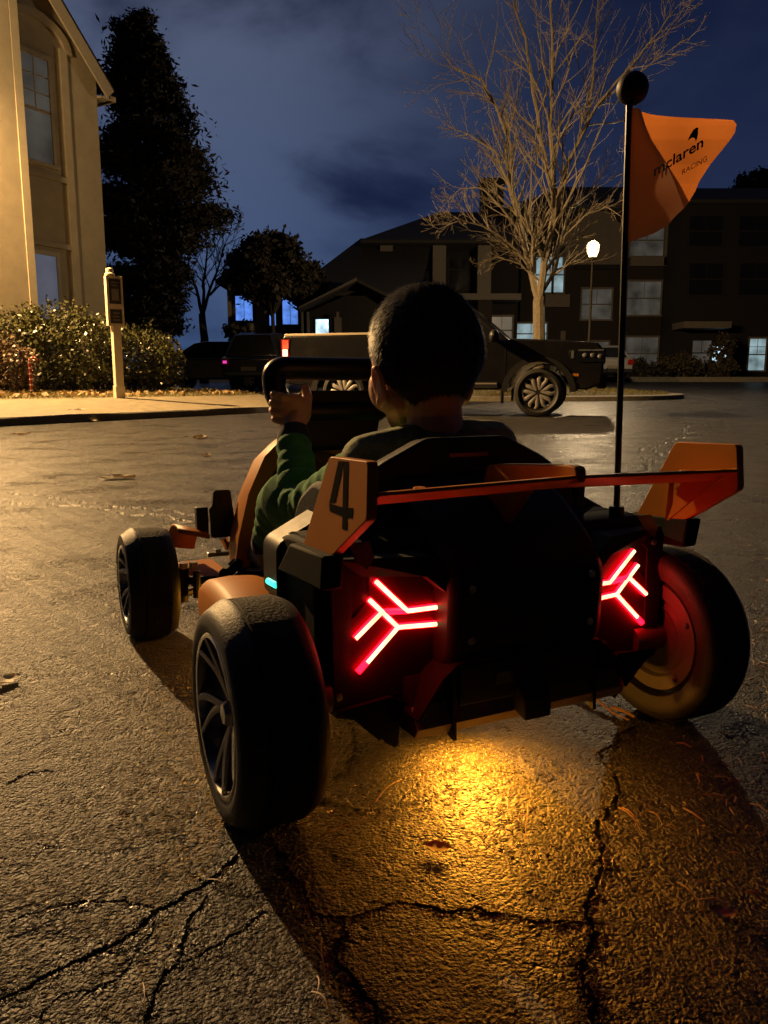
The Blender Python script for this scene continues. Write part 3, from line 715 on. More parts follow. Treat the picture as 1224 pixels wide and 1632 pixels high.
# pedals, front suspension, front wing
for sg in (-1, 1):
    Pp = rounded([(-.026, -.046), (.026, -.046), (.022, .052), (-.014, .052), (-.018, .022), (-.026, .016)], .006, 3)
    mb = MB(); mb.prism([(x*(1), z) for x, z in Pp] if sg < 0 else mirror(Pp), 'y', -.005, .005)
    o = mb.build('pedal', M['gloss'], kart, bevel=.0015); o.location = (sg*.158, .80, .196); o.rotation_euler = (rad(-14), 0, 0)
    mb = MB(); mb.box(-.012, .012, -.010, .010, -.030, .030); o = mb.build('pedal_bracket', M['plastic'], kart, bevel=.002); o.location = (sg*.20, .80, .186)
    mb = MB(); mb.tube([(sg*.158, .80, .15), (sg*.13, .84, .10)], .008, 8); mb.build('pedal_arm', M['steel'], kart)
    # uprights and arms
    mb = MB(); mb.tube([(sg*.270, .665, .06), (sg*.266, .665, .125)], .010, 12); mb.tube([(sg*.248, .645, .07), (sg*.246, .645, .12)], .007, 10); up_ = mb.build('upright', M['plastic'], kart)
    mb = MB()
    for x in (.268, .250): mb.tube([(sg*x, .655, .125), (sg*x, .655, .136)], .008, 6)
    mb.build('bolt', M['steel'], up_, smooth=False)
    mb = MB(); mb.tube([(sg*.268, .665, .10), (sg*.15, .62, .10)], .008, 8); mb.tube([(sg*.268, .665, .075), (sg*.14, .72, .085)], .007, 8); mb.build('suspension_arm', M['plastic'], kart)
    mb = MB(); mb.prism(rounded([(sg*.155, .70), (sg*.245, .70), (sg*.235, .90), (sg*.16, .90)], .012), 'z', .074, .084); mb.build('front_wing', M['orange'], kart, bevel=.002)
    mb = MB(); mb.box(sg*.205-.02, sg*.205+.02, .64, .655, .145, .153); mb.tube([(sg*.205, .647, .150), (sg*.205, .647, .158)], .006, 8); mb.build('steering_bracket', M['steel'], kart, bevel=.001)
    mb = MB(); pts = []; n = 10; vs = []; fs = []
    for k in range(n+1):
        A = rad(28+k*8); vs += [(sg*.275, .675+.126*math.cos(A), .085+.126*math.sin(A)*.92), (sg*.215, .675+.126*math.cos(A), .080+.118*math.sin(A)*.88)]
    for k in range(n): fs += [(2*k, 2*k+1, 2*k+3, 2*k+2)]
    mb.add(vs, fs); ff = mb.build('front_fender', M['orange'], kart); so = ff.modifiers.new('Solidify', 'SOLIDIFY'); so.thickness = .005; ff.location.y = .12; ff.location.z = -.022; ff.location.x = sg*-.02
    mb = MB(); mb.tube([(sg*.20, .62, .115), (sg*.14, .70, .125), (sg*.10, .78, .12)], .012, 8); mb.build('frame_tube', M['plastic'], kart)
# under-glow lamps
mb = MB(); mb.box(-.040, .030, .062, .075, .0655, .0715); mb.build('underglow_lamp', M['amber'], kart, smooth=False)
light('underglow', 'SPOT', (-.058, -.004, .054), 33, (1, .36, .028), .014, kart, (rad(-14), 0, 0), spot_size=rad(152), spot_blend=1.0)
light('underglow', 'POINT', (0.06, .05, .056), .8, (1, .36, .03), .010, kart)
light('underglow', 'POINT', (-.15, .60, .058), 1.2, (1, .36, .03), .010, kart)
mb = MB(); mb.box(-.18, -.12, .594, .606, .066, .0715); mb.build('underglow_lamp', M['amber'], kart, smooth=False)
# flag
pole_t = Vector(K(1003, 168, b=.03)); pole_b = Vector(K(982, 832, b=.03))
mb = MB(); mb.tube([pole_b, pole_t], .0042, 10); fp = mb.build('flag_pole', M['gloss'], kart)
mb = MB(); mb.ball(Vector(K(1008, 141, b=.03)), .0195, 24, 16); mb.build('ball', M['plastic'], fp)
mb = MB(); d = (pole_t-pole_b).normalized(); mb.tube([pole_b-d*.012, pole_b+d*.022], .010, 12); mb.box(pole_b.x-.018, pole_b.x+.014, pole_b.y-.012, pole_b.y+.03, pole_b.z-.035, pole_b.z-.006); mb.build('pole_bracket', M['plastic'], fp, bevel=.002)
def zdepth(px, py, lb): q = K(px, py, b=lb); return q
FOLD = [(1018, 176), (1026, 200), (1036, 222), (1048, 240), (1062, 262), (1076, 293), (1090, 331)]
def fold_x(py):
    for (x0, y0), (x1, y1) in zip(FOLD[:-1], FOLD[1:]):
        if y0 <= py <= y1: return x0+(x1-x0)*(py-y0)/(y1-y0)
    return FOLD[0][0] if py < FOLD[0][1] else FOLD[-1][0]
def flag_pt(px, py, off=0.0):
    pxl = 1003-(py-170)*.0318; fx = fold_x(py)
    lb = .03
    if px <= fx: lb -= (px-pxl)*.00098
    else: lb += -(fx-pxl)*.00098+(px-fx)*.00022+.006*math.sin((px-fx)*.05+(py-180)*.02)
    # shallow waves in the vinyl
    lb += .0012*math.sin(py*.05+px*.02)*min(1, (px-pxl)/40)
    return Vector(K(px, py, b=lb+off))
def flag_outline_right(py):
    R_ = [(172, 1018), (178, 1022), (183, 1040), (187, 1080), (189, 1130), (191, 1168), (198, 1174), (212, 1171), (225, 1162), (240, 1150), (262, 1132), (290, 1114), (305, 1108), (322, 1098), (331, 1091), (345, 1076), (360, 1063), (372, 1042), (380, 1020), (386, 1003)]
    for (y0, x0), (y1, x1) in zip(R_[:-1], R_[1:]):
        if y0 <= py <= y1: return x0+(x1-x0)*(py-y0)/(y1-y0)
    return 1003
mb = MB(); vs = []; fs = []; nv, nu = 110, 40
rows = np.linspace(172, 385.5, nv)
for py in rows:
    pxl = 1003-(py-170)*.0318; fx = min(fold_x(py), flag_outline_right(py)); xr = flag_outline_right(py)
    for k in range(nu): vs.append(flag_pt(pxl+(fx-pxl)*k/(nu-1), py))
    for k in range(1, nu): vs.append(flag_pt(fx+max(xr-fx, .02)*k/(nu-1), py))
m = 2*nu-1
for i in range(nv-1):
    for k in range(m-1): fs.append((i*m+k, i*m+k+1, (i+1)*m+k+1, (i+1)*m+k))
mb.add(vs, fs); flag = mb.build('flag', M['flag'], kart, angle=60)
def flag_text(txt, org, dirx, diry, size, name, shear=0, bold=0):
    c = bpy.data.curves.new('t', 'FONT'); c.body = txt; c.size = 1; c.shear = shear; c.offset = bold; c.resolution_u = 3; c.space_character = 1.0
    o = bpy.data.objects.new('t', c); COL.objects.link(o); dg = bpy.context.evaluated_depsgraph_get(); me = bpy.data.meshes.new_from_object(o.evaluated_get(dg)); 
    bpy.data.objects.remove(o)
    for v in me.vertices:
        x, y = v.co.x*size, v.co.y*size
        v.co = flag_pt(org[0]+dirx[0]*x+diry[0]*y, org[1]+dirx[1]*x+diry[1]*y, -.0016)
    me.name = name; me.materials.clear(); me.materials.append(M['ink']); ob = bpy.data.objects.new(name, me); COL.objects.link(ob); ob.parent = flag
    return ob
flag_text('mclaren', (1041, 282), (1.02, -.62), (.05, -1.0), 24.5, 'lettering', bold=.022)
flag_text('RACING', (1086, 279), (.92, -.52), (.04, -1.0), 12, 'lettering')
mb = MB(); sw_ = [(757, 560), (738, 562), (715, 582), (690, 622), (671, 668), (688, 652), (706, 640), (722, 640), (732, 652), (736, 672), (746, 650), (754, 615)]
mb.add([flag_pt(960+x/4.946, 90+y/4.946, -.0016) for x, y in sw_], [tuple(range(len(sw_)))]); mb.build('emblem', M['ink'], flag, smooth=False)

# ------------------------------------------------------------------ the child in the seat (same frame as the kart)
def fuse(mb, name, mt, parent, voxel, smooth_it=6, tex=None):
    """one continuous skin out of overlapping closed shapes"""
    me = mb.mesh(name+'_raw'); o = bpy.data.objects.new(name+'_raw', me); COL.objects.link(o)
    r = o.modifiers.new('Remesh', 'REMESH'); r.mode = 'VOXEL'; r.voxel_size = voxel
    sm = o.modifiers.new('Smooth', 'SMOOTH'); sm.factor = .5; sm.iterations = smooth_it
    dg = bpy.context.evaluated_depsgraph_get(); m2 = bpy.data.meshes.new_from_object(o.evaluated_get(dg)); bpy.data.objects.remove(o); bpy.data.meshes.remove(me)
    m2.name = name; m2.materials.clear(); m2.materials.append(mt); m2.polygons.foreach_set('use_smooth', [True]*len(m2.polygons))
    ob = bpy.data.objects.new(name, m2); COL.objects.link(ob); ob.parent = parent
    return ob
HC = Vector((.022, .262, .503)); HY = rad(3)          # head centre, turned a little left of straight ahead
HM = Matrix.Translation(HC) @ Matrix.Rotation(HY, 4, 'Z') @ Matrix.Rotation(rad(-4), 4, 'X')
def head_shape(u, v, grow=0.0):
    """u 0..2pi (0 = right side, pi/2 = face), v 0..pi from the crown; head frame: y = face"""
    x = math.sin(v)*math.cos(u); y = math.sin(v)*math.sin(u); z = math.cos(v)
    w, l, hgt = .0755+grow, .0895+grow, .099+grow
    X, Y, Z = x*w, y*l, z*hgt
    if z < 0:                                   # jaw narrows and comes forward, nape tucks in
        t = -z; k = 1-.30*t*t
        X *= k
        if y < 0: Y *= 1-.34*t; Z *= 1-.10*t
        else: Y *= 1-.10*t*t
    if z > -.2 and y < 0: Y *= 1.04             # full back of the skull
    if z > .2: X *= 1+.05*(z-.2)
    return Vector((X, Y, Z))
mb = MB(); nu, nv = 40, 28; vs = []; fs = []
for i in range(nv+1):
    for k in range(nu): vs.append(HM @ head_shape(2*pi*k/nu, pi*i/nv))
for i in range(nv):
    for k in range(nu): l = (k+1) % nu; fs.append((i*nu+k, (i+1)*nu+k, (i+1)*nu+l, i*nu+l))
mb.add(vs, fs)
def HP(x, y, z): return HM @ Vector((x, y, z))
# face: brow, nose, lips, chin, cheeks
mb.capsule(HP(-.03, .076, .012), HP(.03, .076, .012), .013, .013); mb.capsule(HP(0, .084, .0), HP(0, .098, -.030), .007, .011)
mb.ball(HP(-.010, .090, -.033), .008); mb.ball(HP(.010, .090, -.033), .008)
mb.capsule(HP(-.014, .080, -.055), HP(.014, .080, -.055), .008, .008); mb.capsule(HP(-.012, .078, -.063), HP(.012, .078, -.063), .008, .008)
mb.ball(HP(0, .066, -.083), (.022, .018, .016)); 
for sg in (-1, 1): mb.ball(HP(sg*.041, .036, -.044), (.031, .036, .038))
for sg in (-1, 1): mb.capsule(HP(sg*.050, .008, -.062), HP(sg*.012, .060, -.083), .022, .018)
# ears
for sg in (-1, 1):
    for k in range(8):
        A = rad(-70+k*36); p = HP(sg*(.078+.005*math.sin(A)), -.000-.010*math.cos(A)*1.0, -.041+.024*math.sin(A)); 
        A2 = rad(-70+(k+1)*36); q = HP(sg*(.078+.005*math.sin(A2)), -.000-.010*math.cos(A2), -.041+.024*math.sin(A2))
        mb.capsule(p, q, .0048, .0048, 8)
    mb.ball(HP(sg*.075, .0, -.043), (.006, .011, .022)); mb.ball(HP(sg*.075, .006, -.065), (.005, .007, .008))
# neck, trunk
NB = Vector((.030, .238, .350))
mb.tube([tuple(HP(0, -.022, -.035)), (.030, .244, .42), (.030, .240, .385), (.030, .238, .345)], [.044, .041, .044, .055], 16)
mb.tube([(.026, .235, .375), (.026, .236, .345), (.024, .235, .29), (.022, .225, .22), (.02, .215, .165)], [.050, .085, .095, .090, .095], 20, flat=.72, up=(0, 1, 0))
# joints
SHL, ELL, WRL = Vector((-.082, .246, .341)), Vector((-.126, .402, .257)), Vector((-.098, .512, .378))
SHR, ELR, WRR = Vector((.136, .246, .358)), Vector((.185, .395, .27)), Vector((.140, .515, .368))
HIPL, KNL, ANL = Vector((-.045, .225, .175)), Vector((-.128, .475, .275)), Vector((-.118, .600, .172))
HIPR, KNR, ANR = Vector((.090, .225, .175)), Vector((.135, .475, .27)), Vector((.120, .600, .165))
for a_, b_, c_ in ((SHL, ELL, WRL), (SHR, ELR, WRR)):
    mb.capsule(NB+Vector((0, 0, .01)), a_, .040, .034); mb.capsule(a_, b_, .030, .025); mb.capsule(b_, c_, .025, .019)
for a_, b_, c_ in ((HIPL, KNL, ANL), (HIPR, KNR, ANR)):
    mb.capsule(a_, b_, .052, .036); mb.capsule(b_, c_, .034, .024); mb.capsule(c_, c_+Vector((-.004, .085, -.022)), .022, .018)
# hands closed round the lower grips of the steering wheel
def hand(W, sg):
    """sg -1 left; back of the hand faces the camera/backwards, fingers wrap over the rim"""
    P = W+Vector((sg*-.0+.012 if sg < 0 else -.012, .026, .040))       # palm centre
    mb.capsule(W, P+Vector((0, -.004, -.016)), .019, .021)
    mb.ball(P, (.028, .016, .029))
    mb.ball(P+Vector((sg*-.014, .0, -.004)), (.016, .017, .024))
    for i in range(4):                                                   # knuckles stacked on the outer side, curling forward round the rim
        zz = .023-i*.0145; ln = (.92, 1, .96, .8)[i]; r_ = (.0070, .0072, .0069, .0062)[i]
        k0 = P+Vector((sg*.022, -.004+.002*i, zz)); k1 = k0+Vector((sg*.013*ln, .016*ln, .004)); k2 = k1+Vector((sg*-.004, .021*ln, .002)); k3 = k2+Vector((sg*-.018*ln, .008*ln, -.001))
        mb.capsule(P+Vector((sg*.004, 0, zz*.8)), k0, .010, r_*1.1, 10); mb.capsule(k0, k1, r_*1.08, r_, 10); mb.capsule(k1, k2, r_, r_*.92, 10); mb.capsule(k2, k3, r_*.92, r_*.8, 10)
    t0 = P+Vector((sg*-.020, .0, .002)); t1 = t0+Vector((sg*-.006, .006, .020)); t2 = t1+Vector((sg*-.001, .012, .017))
    mb.capsule(t0, t1, .0115, .0095, 10); mb.capsule(t1, t2, .0095, .0078, 10)
hand(WRL, -1); hand(WRR, 1)
person = fuse(mb, 'person', M['skin'], None, .0020, 4)
person.location = tuple(KO); person.rotation_euler = (0, 0, KTH)
tag(person, 'small child with short black hair and green fleece top steering the go-kart', 'person')
# eyes and brows live on the face side
mb = MB()
for sg in (-1, 1):
    mb = MB(); mb.ball(HP(sg*.028, .0795, -.006), .0095); mb.build('eye', M['gloss'], person)
# hair: cap plus short strands
def hair_line(u, v):
    """how far down (v) the hair reaches for direction u"""
    f = math.sin(u)                         # 1 face, -1 back
    if f > .55: return rad(58)
    if f > .0: return rad(103)-(f/.55)*rad(34)
    return rad(104)+min(1, -f*1.6)*rad(40)
mb = MB(); vs = []; fs = []; nu, nv = 64, 22
for i in range(nv+1):
    for k in range(nu):
        u = 2*pi*k/nu; v = hair_line(u, 0)*i/nv
        g = .007*(1-max(0, (i/nv-.75)/.25)*.75)+.0012*math.sin(u*17+i)*math.cos(i*1.7)
        vs.append(HM @ head_shape(u, v, g))
for i in range(nv):
    for k in range(nu): l = (k+1) % nu; fs.append((i*nu+k, (i+1)*nu+k, (i+1)*nu+l, i*nu+l))
mb.add(vs, fs); hair = mb.build('hair', M['scalp'], person)
v_ = []; f_ = []
rs = random.Random(3)
whorl = Vector((.1, -.55, .83)).normalized()
for _ in range(30000):
    u = rs.uniform(0, 2*pi); v = math.acos(1-rs.random()*(1-math.cos(rad(146))))
    hl = hair_line(u, v)
    if v > hl: continue
    p = head_shape(u, v, .004); n = head_shape(u, v, .02)-p; n.normalize()
    c = (p.normalized()-whorl); t = c-n*c.dot(n)
    if t.length < 1e-4: continue
    t.normalize(); t = (t+Vector((0, 0, -.5))-n*Vector((0, 0, -.5)).dot(n)).normalized()
    edge = min(1, (hl-v)/.5)
    L_ = rs.uniform(.009, .018)*(.45+.55*edge); lift = rs.uniform(.12, .45)*(.4+.6*edge)
    jit = Vector((rs.gauss(0, .16), rs.gauss(0, .16), rs.gauss(0, .16)))
    d = (t+n*lift+jit).normalized(); d2 = (t*1.1+n*lift*.5+jit).normalized()
    s_ = d.cross(n).normalized()*.00055; o = len(v_)
    q = p+d*L_*.55; e = q+d2*L_*.45
    v_ += [HM @ (p-s_), HM @ (p+s_), HM @ (q-s_*.8), HM @ (q+s_*.8), HM @ e]; f_ += [(o, o+1, o+3, o+2), (o+2, o+3, o+4)]
mb = MB(); mb.v = [tuple(p) for p in v_]; mb.f = f_; mb.build('hair_strand', M['hair'], hair, smooth=False)['kind'] = 'stuff'
# clothes ------------------------------------------------------------
def sleeve(mb, a_, b_, c_, r0=.040, r1=.036, r2=.030):
    """soft sleeve with gathered folds"""
    pts = []; rr = []
    N_ = 34
    for i in range(N_+1):
        t = i/N_
        if t < .5:
            p = a_.lerp(b_, t*2); r_ = r0+(r1-r0)*t*2
        else:
            p = b_.lerp(c_, (t-.5)*2); r_ = r1+(r2-r1)*(t-.5)*2
        k = math.exp(-((t-.5)/.09)**2); p = p+(a_+c_-b_*2)*.03*k       # round the elbow
        fold = .0042*math.sin(i*2.15+math.sin(i*.9)*1.2)*(.35+.65*math.exp(-((t-.62)/.22)**2))
        pts.append(p+Vector((.0016*math.sin(i*1.3), .0, .0016*math.cos(i*1.9)))); rr.append(r_+fold)
    mb.tube(pts, rr, 20)
mb = MB()
sleeve(mb, SHL, ELL, WRL+(ELL-WRL)*.14); sleeve(mb, SHR, ELR, WRR+(ELR-WRR)*.14)
for a_ in (SHL, SHR): mb.ball(a_, (.042, .042, .040)); mb.capsule(NB+Vector((0, 0, .002)), a_, .050, .042)
mb.tube([(.026, .236, .372), (.026, .238, .345), (.024, .237, .29), (.022, .230, .22), (.02, .222, .155)], [.060, .096, .108, .104, .108], 24, flat=.75, up=(0, 1, 0))
sweater = fuse(mb, 'sweater', M['sweater'], person, .0034, 3)
def shift_in(o): pass
# printed yoke lying over the shoulders, and the collar
mb = MB()
for a_ in (SHL, SHR): mb.capsule(NB+Vector((0, 0, .010)), a_.lerp(NB, .05)+Vector((0, 0, .009)), .053, .043)
pts = [(.030+.052*math.cos(2*pi*k/22), .240+.050*math.sin(2*pi*k/22), .386+.006*math.sin(2*pi*k/22)+.0025*math.sin(k*2.1)) for k in range(22)]
mb.tube(pts, [.0095+.0015*math.sin(k*1.7) for k in range(22)], 10, closed=True)
fuse(mb, 'collar', M['collar'], sweater, .0032, 3)
for a_, b_ in ((ELL, WRL), (ELR, WRR)):
    mb = MB(); d = (b_-a_).normalized(); p = b_-d*.026
    mb.tube([p-d*.002, p+d*.004, p+d*.020, p+d*.030, p+d*.031, p+d*.004], [.029, .0305, .029, .0285, .024, .022], 20, caps=False); mb.build('cuff', M['navy'], sweater)
mb = MB()
for a_, b_, c_ in ((HIPL, KNL, ANL), (HIPR, KNR, ANR)):
    pts = []; rr = []
    for i in range(31):
        t = i/30
        p = a_.lerp(b_, t*2) if t < .5 else b_.lerp(c_, (t-.5)*2); r_ = (.060-.028*t)
        k = math.exp(-((t-.5)/.09)**2); p = p+(a_+c_-b_*2)*.02*k; r_ += .004*k
        pts.append(p); rr.append(r_+.0034*math.sin(i*1.9+math.sin(i))*(.3+.7*t))
    mb.tube(pts, rr, 18)
mb.ball((.022, .215, .18), (.11, .075, .065))
tr = fuse(mb, 'trousers', M['sweater'], person, .0036, 3)
for a_, b_ in ((KNL, ANL), (KNR, ANR)):
    mb = MB(); d = (b_-a_).normalized(); p = b_-d*.015
    mb.tube([p, p+d*.004, p+d*.026, p+d*.03, p+d*.03], [.034, .036, .034, .032, .025], 18, caps=False); mb.build('trouser_cuff', M['navy'], tr)
for A in (ANL, ANR):
    mb = MB(); f = Vector((-.004, .095, -.025))
    mb.capsule(A+Vector((0, -.006, -.012)), A+Vector((0, -.012, -.030)), .029, .027); mb.capsule(A+Vector((0, -.010, -.030)), A+f+Vector((0, 0, -.008)), .027, .024); mb.capsule(A+Vector((0, .0, -.01)), A+f*.55, .026, .023)
    sh = fuse(mb, 'shoe', M['shoe'], person, .003, 4)
    mb = MB(); mb.capsule(A+Vector((0, -.014, -.050)), A+f+Vector((0, .004, -.026)), .026, .024); 
    for i, p in enumerate(mb.v): mb.v[i] = (p[0], p[1], A.z-.052+(p[2]-(A.z-.05))*.22-(p[1]-A.y)*.22)
    mb.build('shoe_sole', M['board_ink'], sh)

# ------------------------------------------------------------------ tan house on the left
def facade_window(bld, M4, x0, x1, z0, z1, pane, cols=2, rows_=3, name='window', frame=.07, fm='siding', glass_y=.0, sash=True):
    """window on a facade whose outward direction is local -y of M4 (x along, z up)"""
    mb = MB()
    def bx(a, b, c, d, y0, y1): mb.box(a, b, y0, y1, c, d, M4)
    bx(x0-frame, x1+frame, z1, z1+frame*1.2, -.05, .02); bx(x0-frame*1.3, x1+frame*1.3, z0-frame, z0, -.075, .02)
    bx(x0-frame, x0, z0, z1, -.05, .02); bx(x1, x1+frame, z0, z1, -.05, .02)
    w = mb.build(name, M[fm], bld, smooth=False)
    mb = MB(); mb.box(x0, x1, -.012, .004, z0, z1, M4); mb.build('pane', M[pane], w, smooth=False)
    mb = MB(); zm = (z0+z1)/2
    if sash: mb.box(x0, x1, -.032, -.0125, zm-.028, zm+.028, M4)
    for i in range(1, cols): x = x0+(x1-x0)*i/cols; mb.box(x-.011, x+.011, -.026, -.0125, z0 if not sash else zm+.028, z1, M4)
    if sash and rows_ > 1:
        for j in range(1, rows_):
            z = zm+(z1-zm)*j/rows_; mb.box(x0, x1, -.0245, -.0125, z-.011, z+.011, M4)
    if mb.v: mb.build('muntin', M[fm], w, smooth=False)
    return w
# window wall runs away to the right; corner post towards the camera
HB = Vector((-7.05, 14.2, .42)); HD = Vector((.49, .872, 0)).normalized(); HN = Vector((HD.y, -HD.x, 0))
hz_ = math.atan2(HD.y, HD.x)
house = empty('house', tuple(HB), hz_, 'tan stucco house with tall white framed windows and a gable at far left', 'house')
# local: x runs along the wall (away), -y is outward (towards the street)
def hx(px, py):        # pixel on the wall plane -> local x, z
    d = ray(px, py); n = np.array(HN); o = np.array([0, 0, CAM_H]); t = ((np.array(HB)-o)@n)/(d@n); q = o+t*d-np.array(HB)
    return q@np.array(HD), q[2]
xe, _ = hx(172, 470); xw0, zw1 = hx(22, 74); xw1, zw0 = hx(89, 270); xl0, zl1 = hx(34, 398); xl1, zl0 = hx(97, 505)
_, ze = hx(190, 140); xg, zg = hx(95, -10)
I4 = Matrix.Identity(4)
mb = MB(); slope = 1.05
eave = ze+.02; wd = xe+4.5; mid = xe-wd/2; ridge = eave+slope*(wd/2)
gable = [(-4.5, -.5), (xe, -.5), (xe, eave), (mid, ridge), (-4.5, eave)]
mb.prism(gable, 'y', .0, 5.0); wall = mb.build('wall', M['stucco'], house, smooth=False)
for o_ in (0,):
    mb = MB()
    for a_, b_ in (((mid-.0, ridge+.12), (xe+.28, eave-.20)), ((mid, ridge+.12), (-4.95, eave-.36))):
        dx, dz = b_[0]-a_[0], b_[1]-a_[1]; l = math.hypot(dx, dz); nx, nz = -dz/l, dx/l
        if nz < 0: nx, nz = -nx, -nz
        mb.prism([a_, b_, (b_[0]+nx*.06, b_[1]+nz*.06), (a_[0]+nx*.06, a_[1]+nz*.06)], 'y', -.16, 5.4)
    mb.build('roof', M['shingle'], house, smooth=False)
    mb = MB()
    for a_, b_ in (((mid, ridge+.10), (xe+.28, eave-.22)), ((mid, ridge+.10), (-4.95, eave-.38))):
        dx, dz = b_[0]-a_[0], b_[1]-a_[1]; l = math.hypot(dx, dz); nx, nz = dz/l, -dx/l
        if nz > 0: nx, nz = -nx, -nz
        mb.prism([a_, b_, (b_[0]+nx*.24, b_[1]+nz*.24), (a_[0]+nx*.24, a_[1]+nz*.24)], 'y', -.19, -.15)
    mb.build('barge_board', M['siding'], house, smooth=False)
mb = MB(); mb.box(xe+.22, xe+.36, -.14, 5.2, eave-.40, eave-.30); mb.box(xe, xe+.3, -.12, 5.0, eave-.40, eave-.36); mb.build('gutter', M['siding'], house, smooth=False)
facade_window(house, I4, xw0+.06, xw1-.06, zw0+.05, zw1-.03, 'win_dim', 2, 3, fm='siding')
facade_window(house, I4, xl0+.04, xl1-.04, zl0-.6, zl1-.03, 'win_lilac', 1, 1, fm='siding', sash=False)
# bay trim around the two windows, panel between, arched hood above
mb = MB(); bx0, bx1 = xw0-.16, xw1+.22
mb.box(bx1, bx1+.16, -.05, .001, -.5, zw1+.30); mb.box(bx0-.12, bx0, -.05, .001, -.5, zw1+.30); mb.box(bx0, bx1, -.045, .001, zl1+.14, zl1+.24); mb.box(bx0, bx1, -.045, .001, zw0-.22, zw0-.12)
mb.build('bay_trim', M['stucco'], wall, smooth=False)
mb = MB(); arch = []
cxm, hw = (bx0+bx1)/2+.02, (bx1-bx0)/2+.26
for k in range(13): A = pi*k/12; arch.append((cxm+hw*math.cos(A), zw1+.24+.55*math.sin(A)))
inn = [(cxm+(x-cxm)*.80, zw1+.24+(z-zw1-.24)*.72) for x, z in arch]
for k in range(12): mb.prism([arch[k], arch[k+1], inn[k+1], inn[k]], 'y', -.06, .001)
mb.build('window_hood', M['stucco'], wall, smooth=False)
# corner return facing the camera (left of the window wall)
xc, _ = hx(14, 300)
mb = MB(); mb.box(xc-4.4, xc, -.55, -.0, -.5, eave+1.6); mb.build('corner_bay', M['stucco'], house, smooth=False, bevel=.01)
mb = MB(); mb.box(xc-.14, xc+.015, -.565, -.43, -.5, eave+1.6); mb.build('corner_board', M['siding'], house, smooth=False)

# flood lamp on the corner bay, just outside the frame
LX, LZ = xc-2.75, at_y(-8, 40, 13.1)[2]-HB.z
mb = MB(); mb.box(LX-.10, LX+.10, -.62, -.55, LZ-.10, LZ+.12); mb.prism([(-.60, LZ+.10), (-.86, LZ+.06), (-.88, LZ+.02), (-.60, LZ+.04)], 'x', LX-.16, LX+.16); fl = mb.build('wall_lamp', M['lampmetal'], house, bevel=.005)
mb = MB(); mb.prism([(-.62, LZ+.03), (-.84, LZ+.012), (-.80, LZ-.07), (-.64, LZ-.10)], 'x', LX-.13, LX+.13); mb.build('lamp_lens', M['lampglass'], fl)
LW = Matrix.Translation(HB) @ Matrix.Rotation(hz_, 4, 'Z') @ Vector((LX, -.90, LZ-.09))
lo = light('flood_light', 'SPOT', LW, 11500, (1, .585, .225), .09)
lo.data.spot_size = rad(172); lo.data.spot_blend = .9
lo.rotation_euler = (Vector((2, 9, 0))-LW).to_track_quat('-Z', 'Y').to_euler()
light('flood_glow', 'POINT', LW+HN*.9+Vector((0, 0, -.3)), 430, (1, .65, .29), .12)

# ------------------------------------------------------------------ buildings across the lot
def building(name, label, cat, px, Y, z=None):
    x = at_y(px, 600, Y)[0]; return empty(name, (x, Y, gz(x, Y) if z is None else z), 0, label, cat)
def L2(b, px, py, dy=0.0):
    q = at_y(px, py, b.location.y+dy); return q[0]-b.location.x, q[2]-b.location.z
def wallbox(b, px0, px1, pyt, mt, dy=0.0, depth=8, name='wall'):
    x0, _ = L2(b, px0, 600, dy); x1, z1 = L2(b, px1, pyt, dy); mb = MB(); mb.box(x0, x1, dy, dy+depth, -1.2, z1); return mb.build(name, M[mt], b, smooth=False)
def win(b, px0, py0, px1, py1, pane, cols=2, rows_=2, dy=0.0, fm='ltrim', frame=.08, sash=True):
    x0, z1 = L2(b, px0, py0, dy); x1, z0 = L2(b, px1, py1, dy)
    return facade_window(b, Matrix.Translation((0, dy, 0)), x0, x1, z0, z1, pane, cols, rows_, fm=fm, frame=frame, sash=sash)
def slab(b, px0, py0, px1, py1, mt, dy=0.0, d0=-.25, d1=.05, name='band'):
    x0, z1 = L2(b, px0, py0, dy); x1, z0 = L2(b, px1, py1, dy); mb = MB(); mb.box(x0, x1, dy+d0, dy+d1, z0, z1); return mb.build(name, M[mt], b, smooth=False)
def hip(b, px0, px1, pye, pyr, rx0, rx1, depth, mt='shingle', over=.5, dy=0.0, name='roof'):
    x0, ze_ = L2(b, px0, pye, dy); x1, _ = L2(b, px1, pye, dy); q0, zr = L2(b, rx0, pyr, dy+depth/2); q1, _ = L2(b, rx1, pyr, dy+depth/2)
    y0, y1, ym = dy-over, dy+depth+over, dy+depth/2
    vs = [(x0-over, y0, ze_), (x1+over, y0, ze_), (x1+over, y1, ze_), (x0-over, y1, ze_), (q0, ym-.02, zr), (q1, ym+.02, zr)]
    vs += [(v[0], v[1], v[2]-.14) for v in vs[:4]]
    mb = MB(); mb.add(vs, [(0, 1, 5, 4), (1, 2, 5), (2, 3, 4, 5), (3, 0, 4), (6, 9, 8, 7), (0, 6, 7, 1), (1, 7, 8, 2), (2, 8, 9, 3), (3, 9, 6, 0)]); return mb.build(name, M[mt], b, smooth=False)
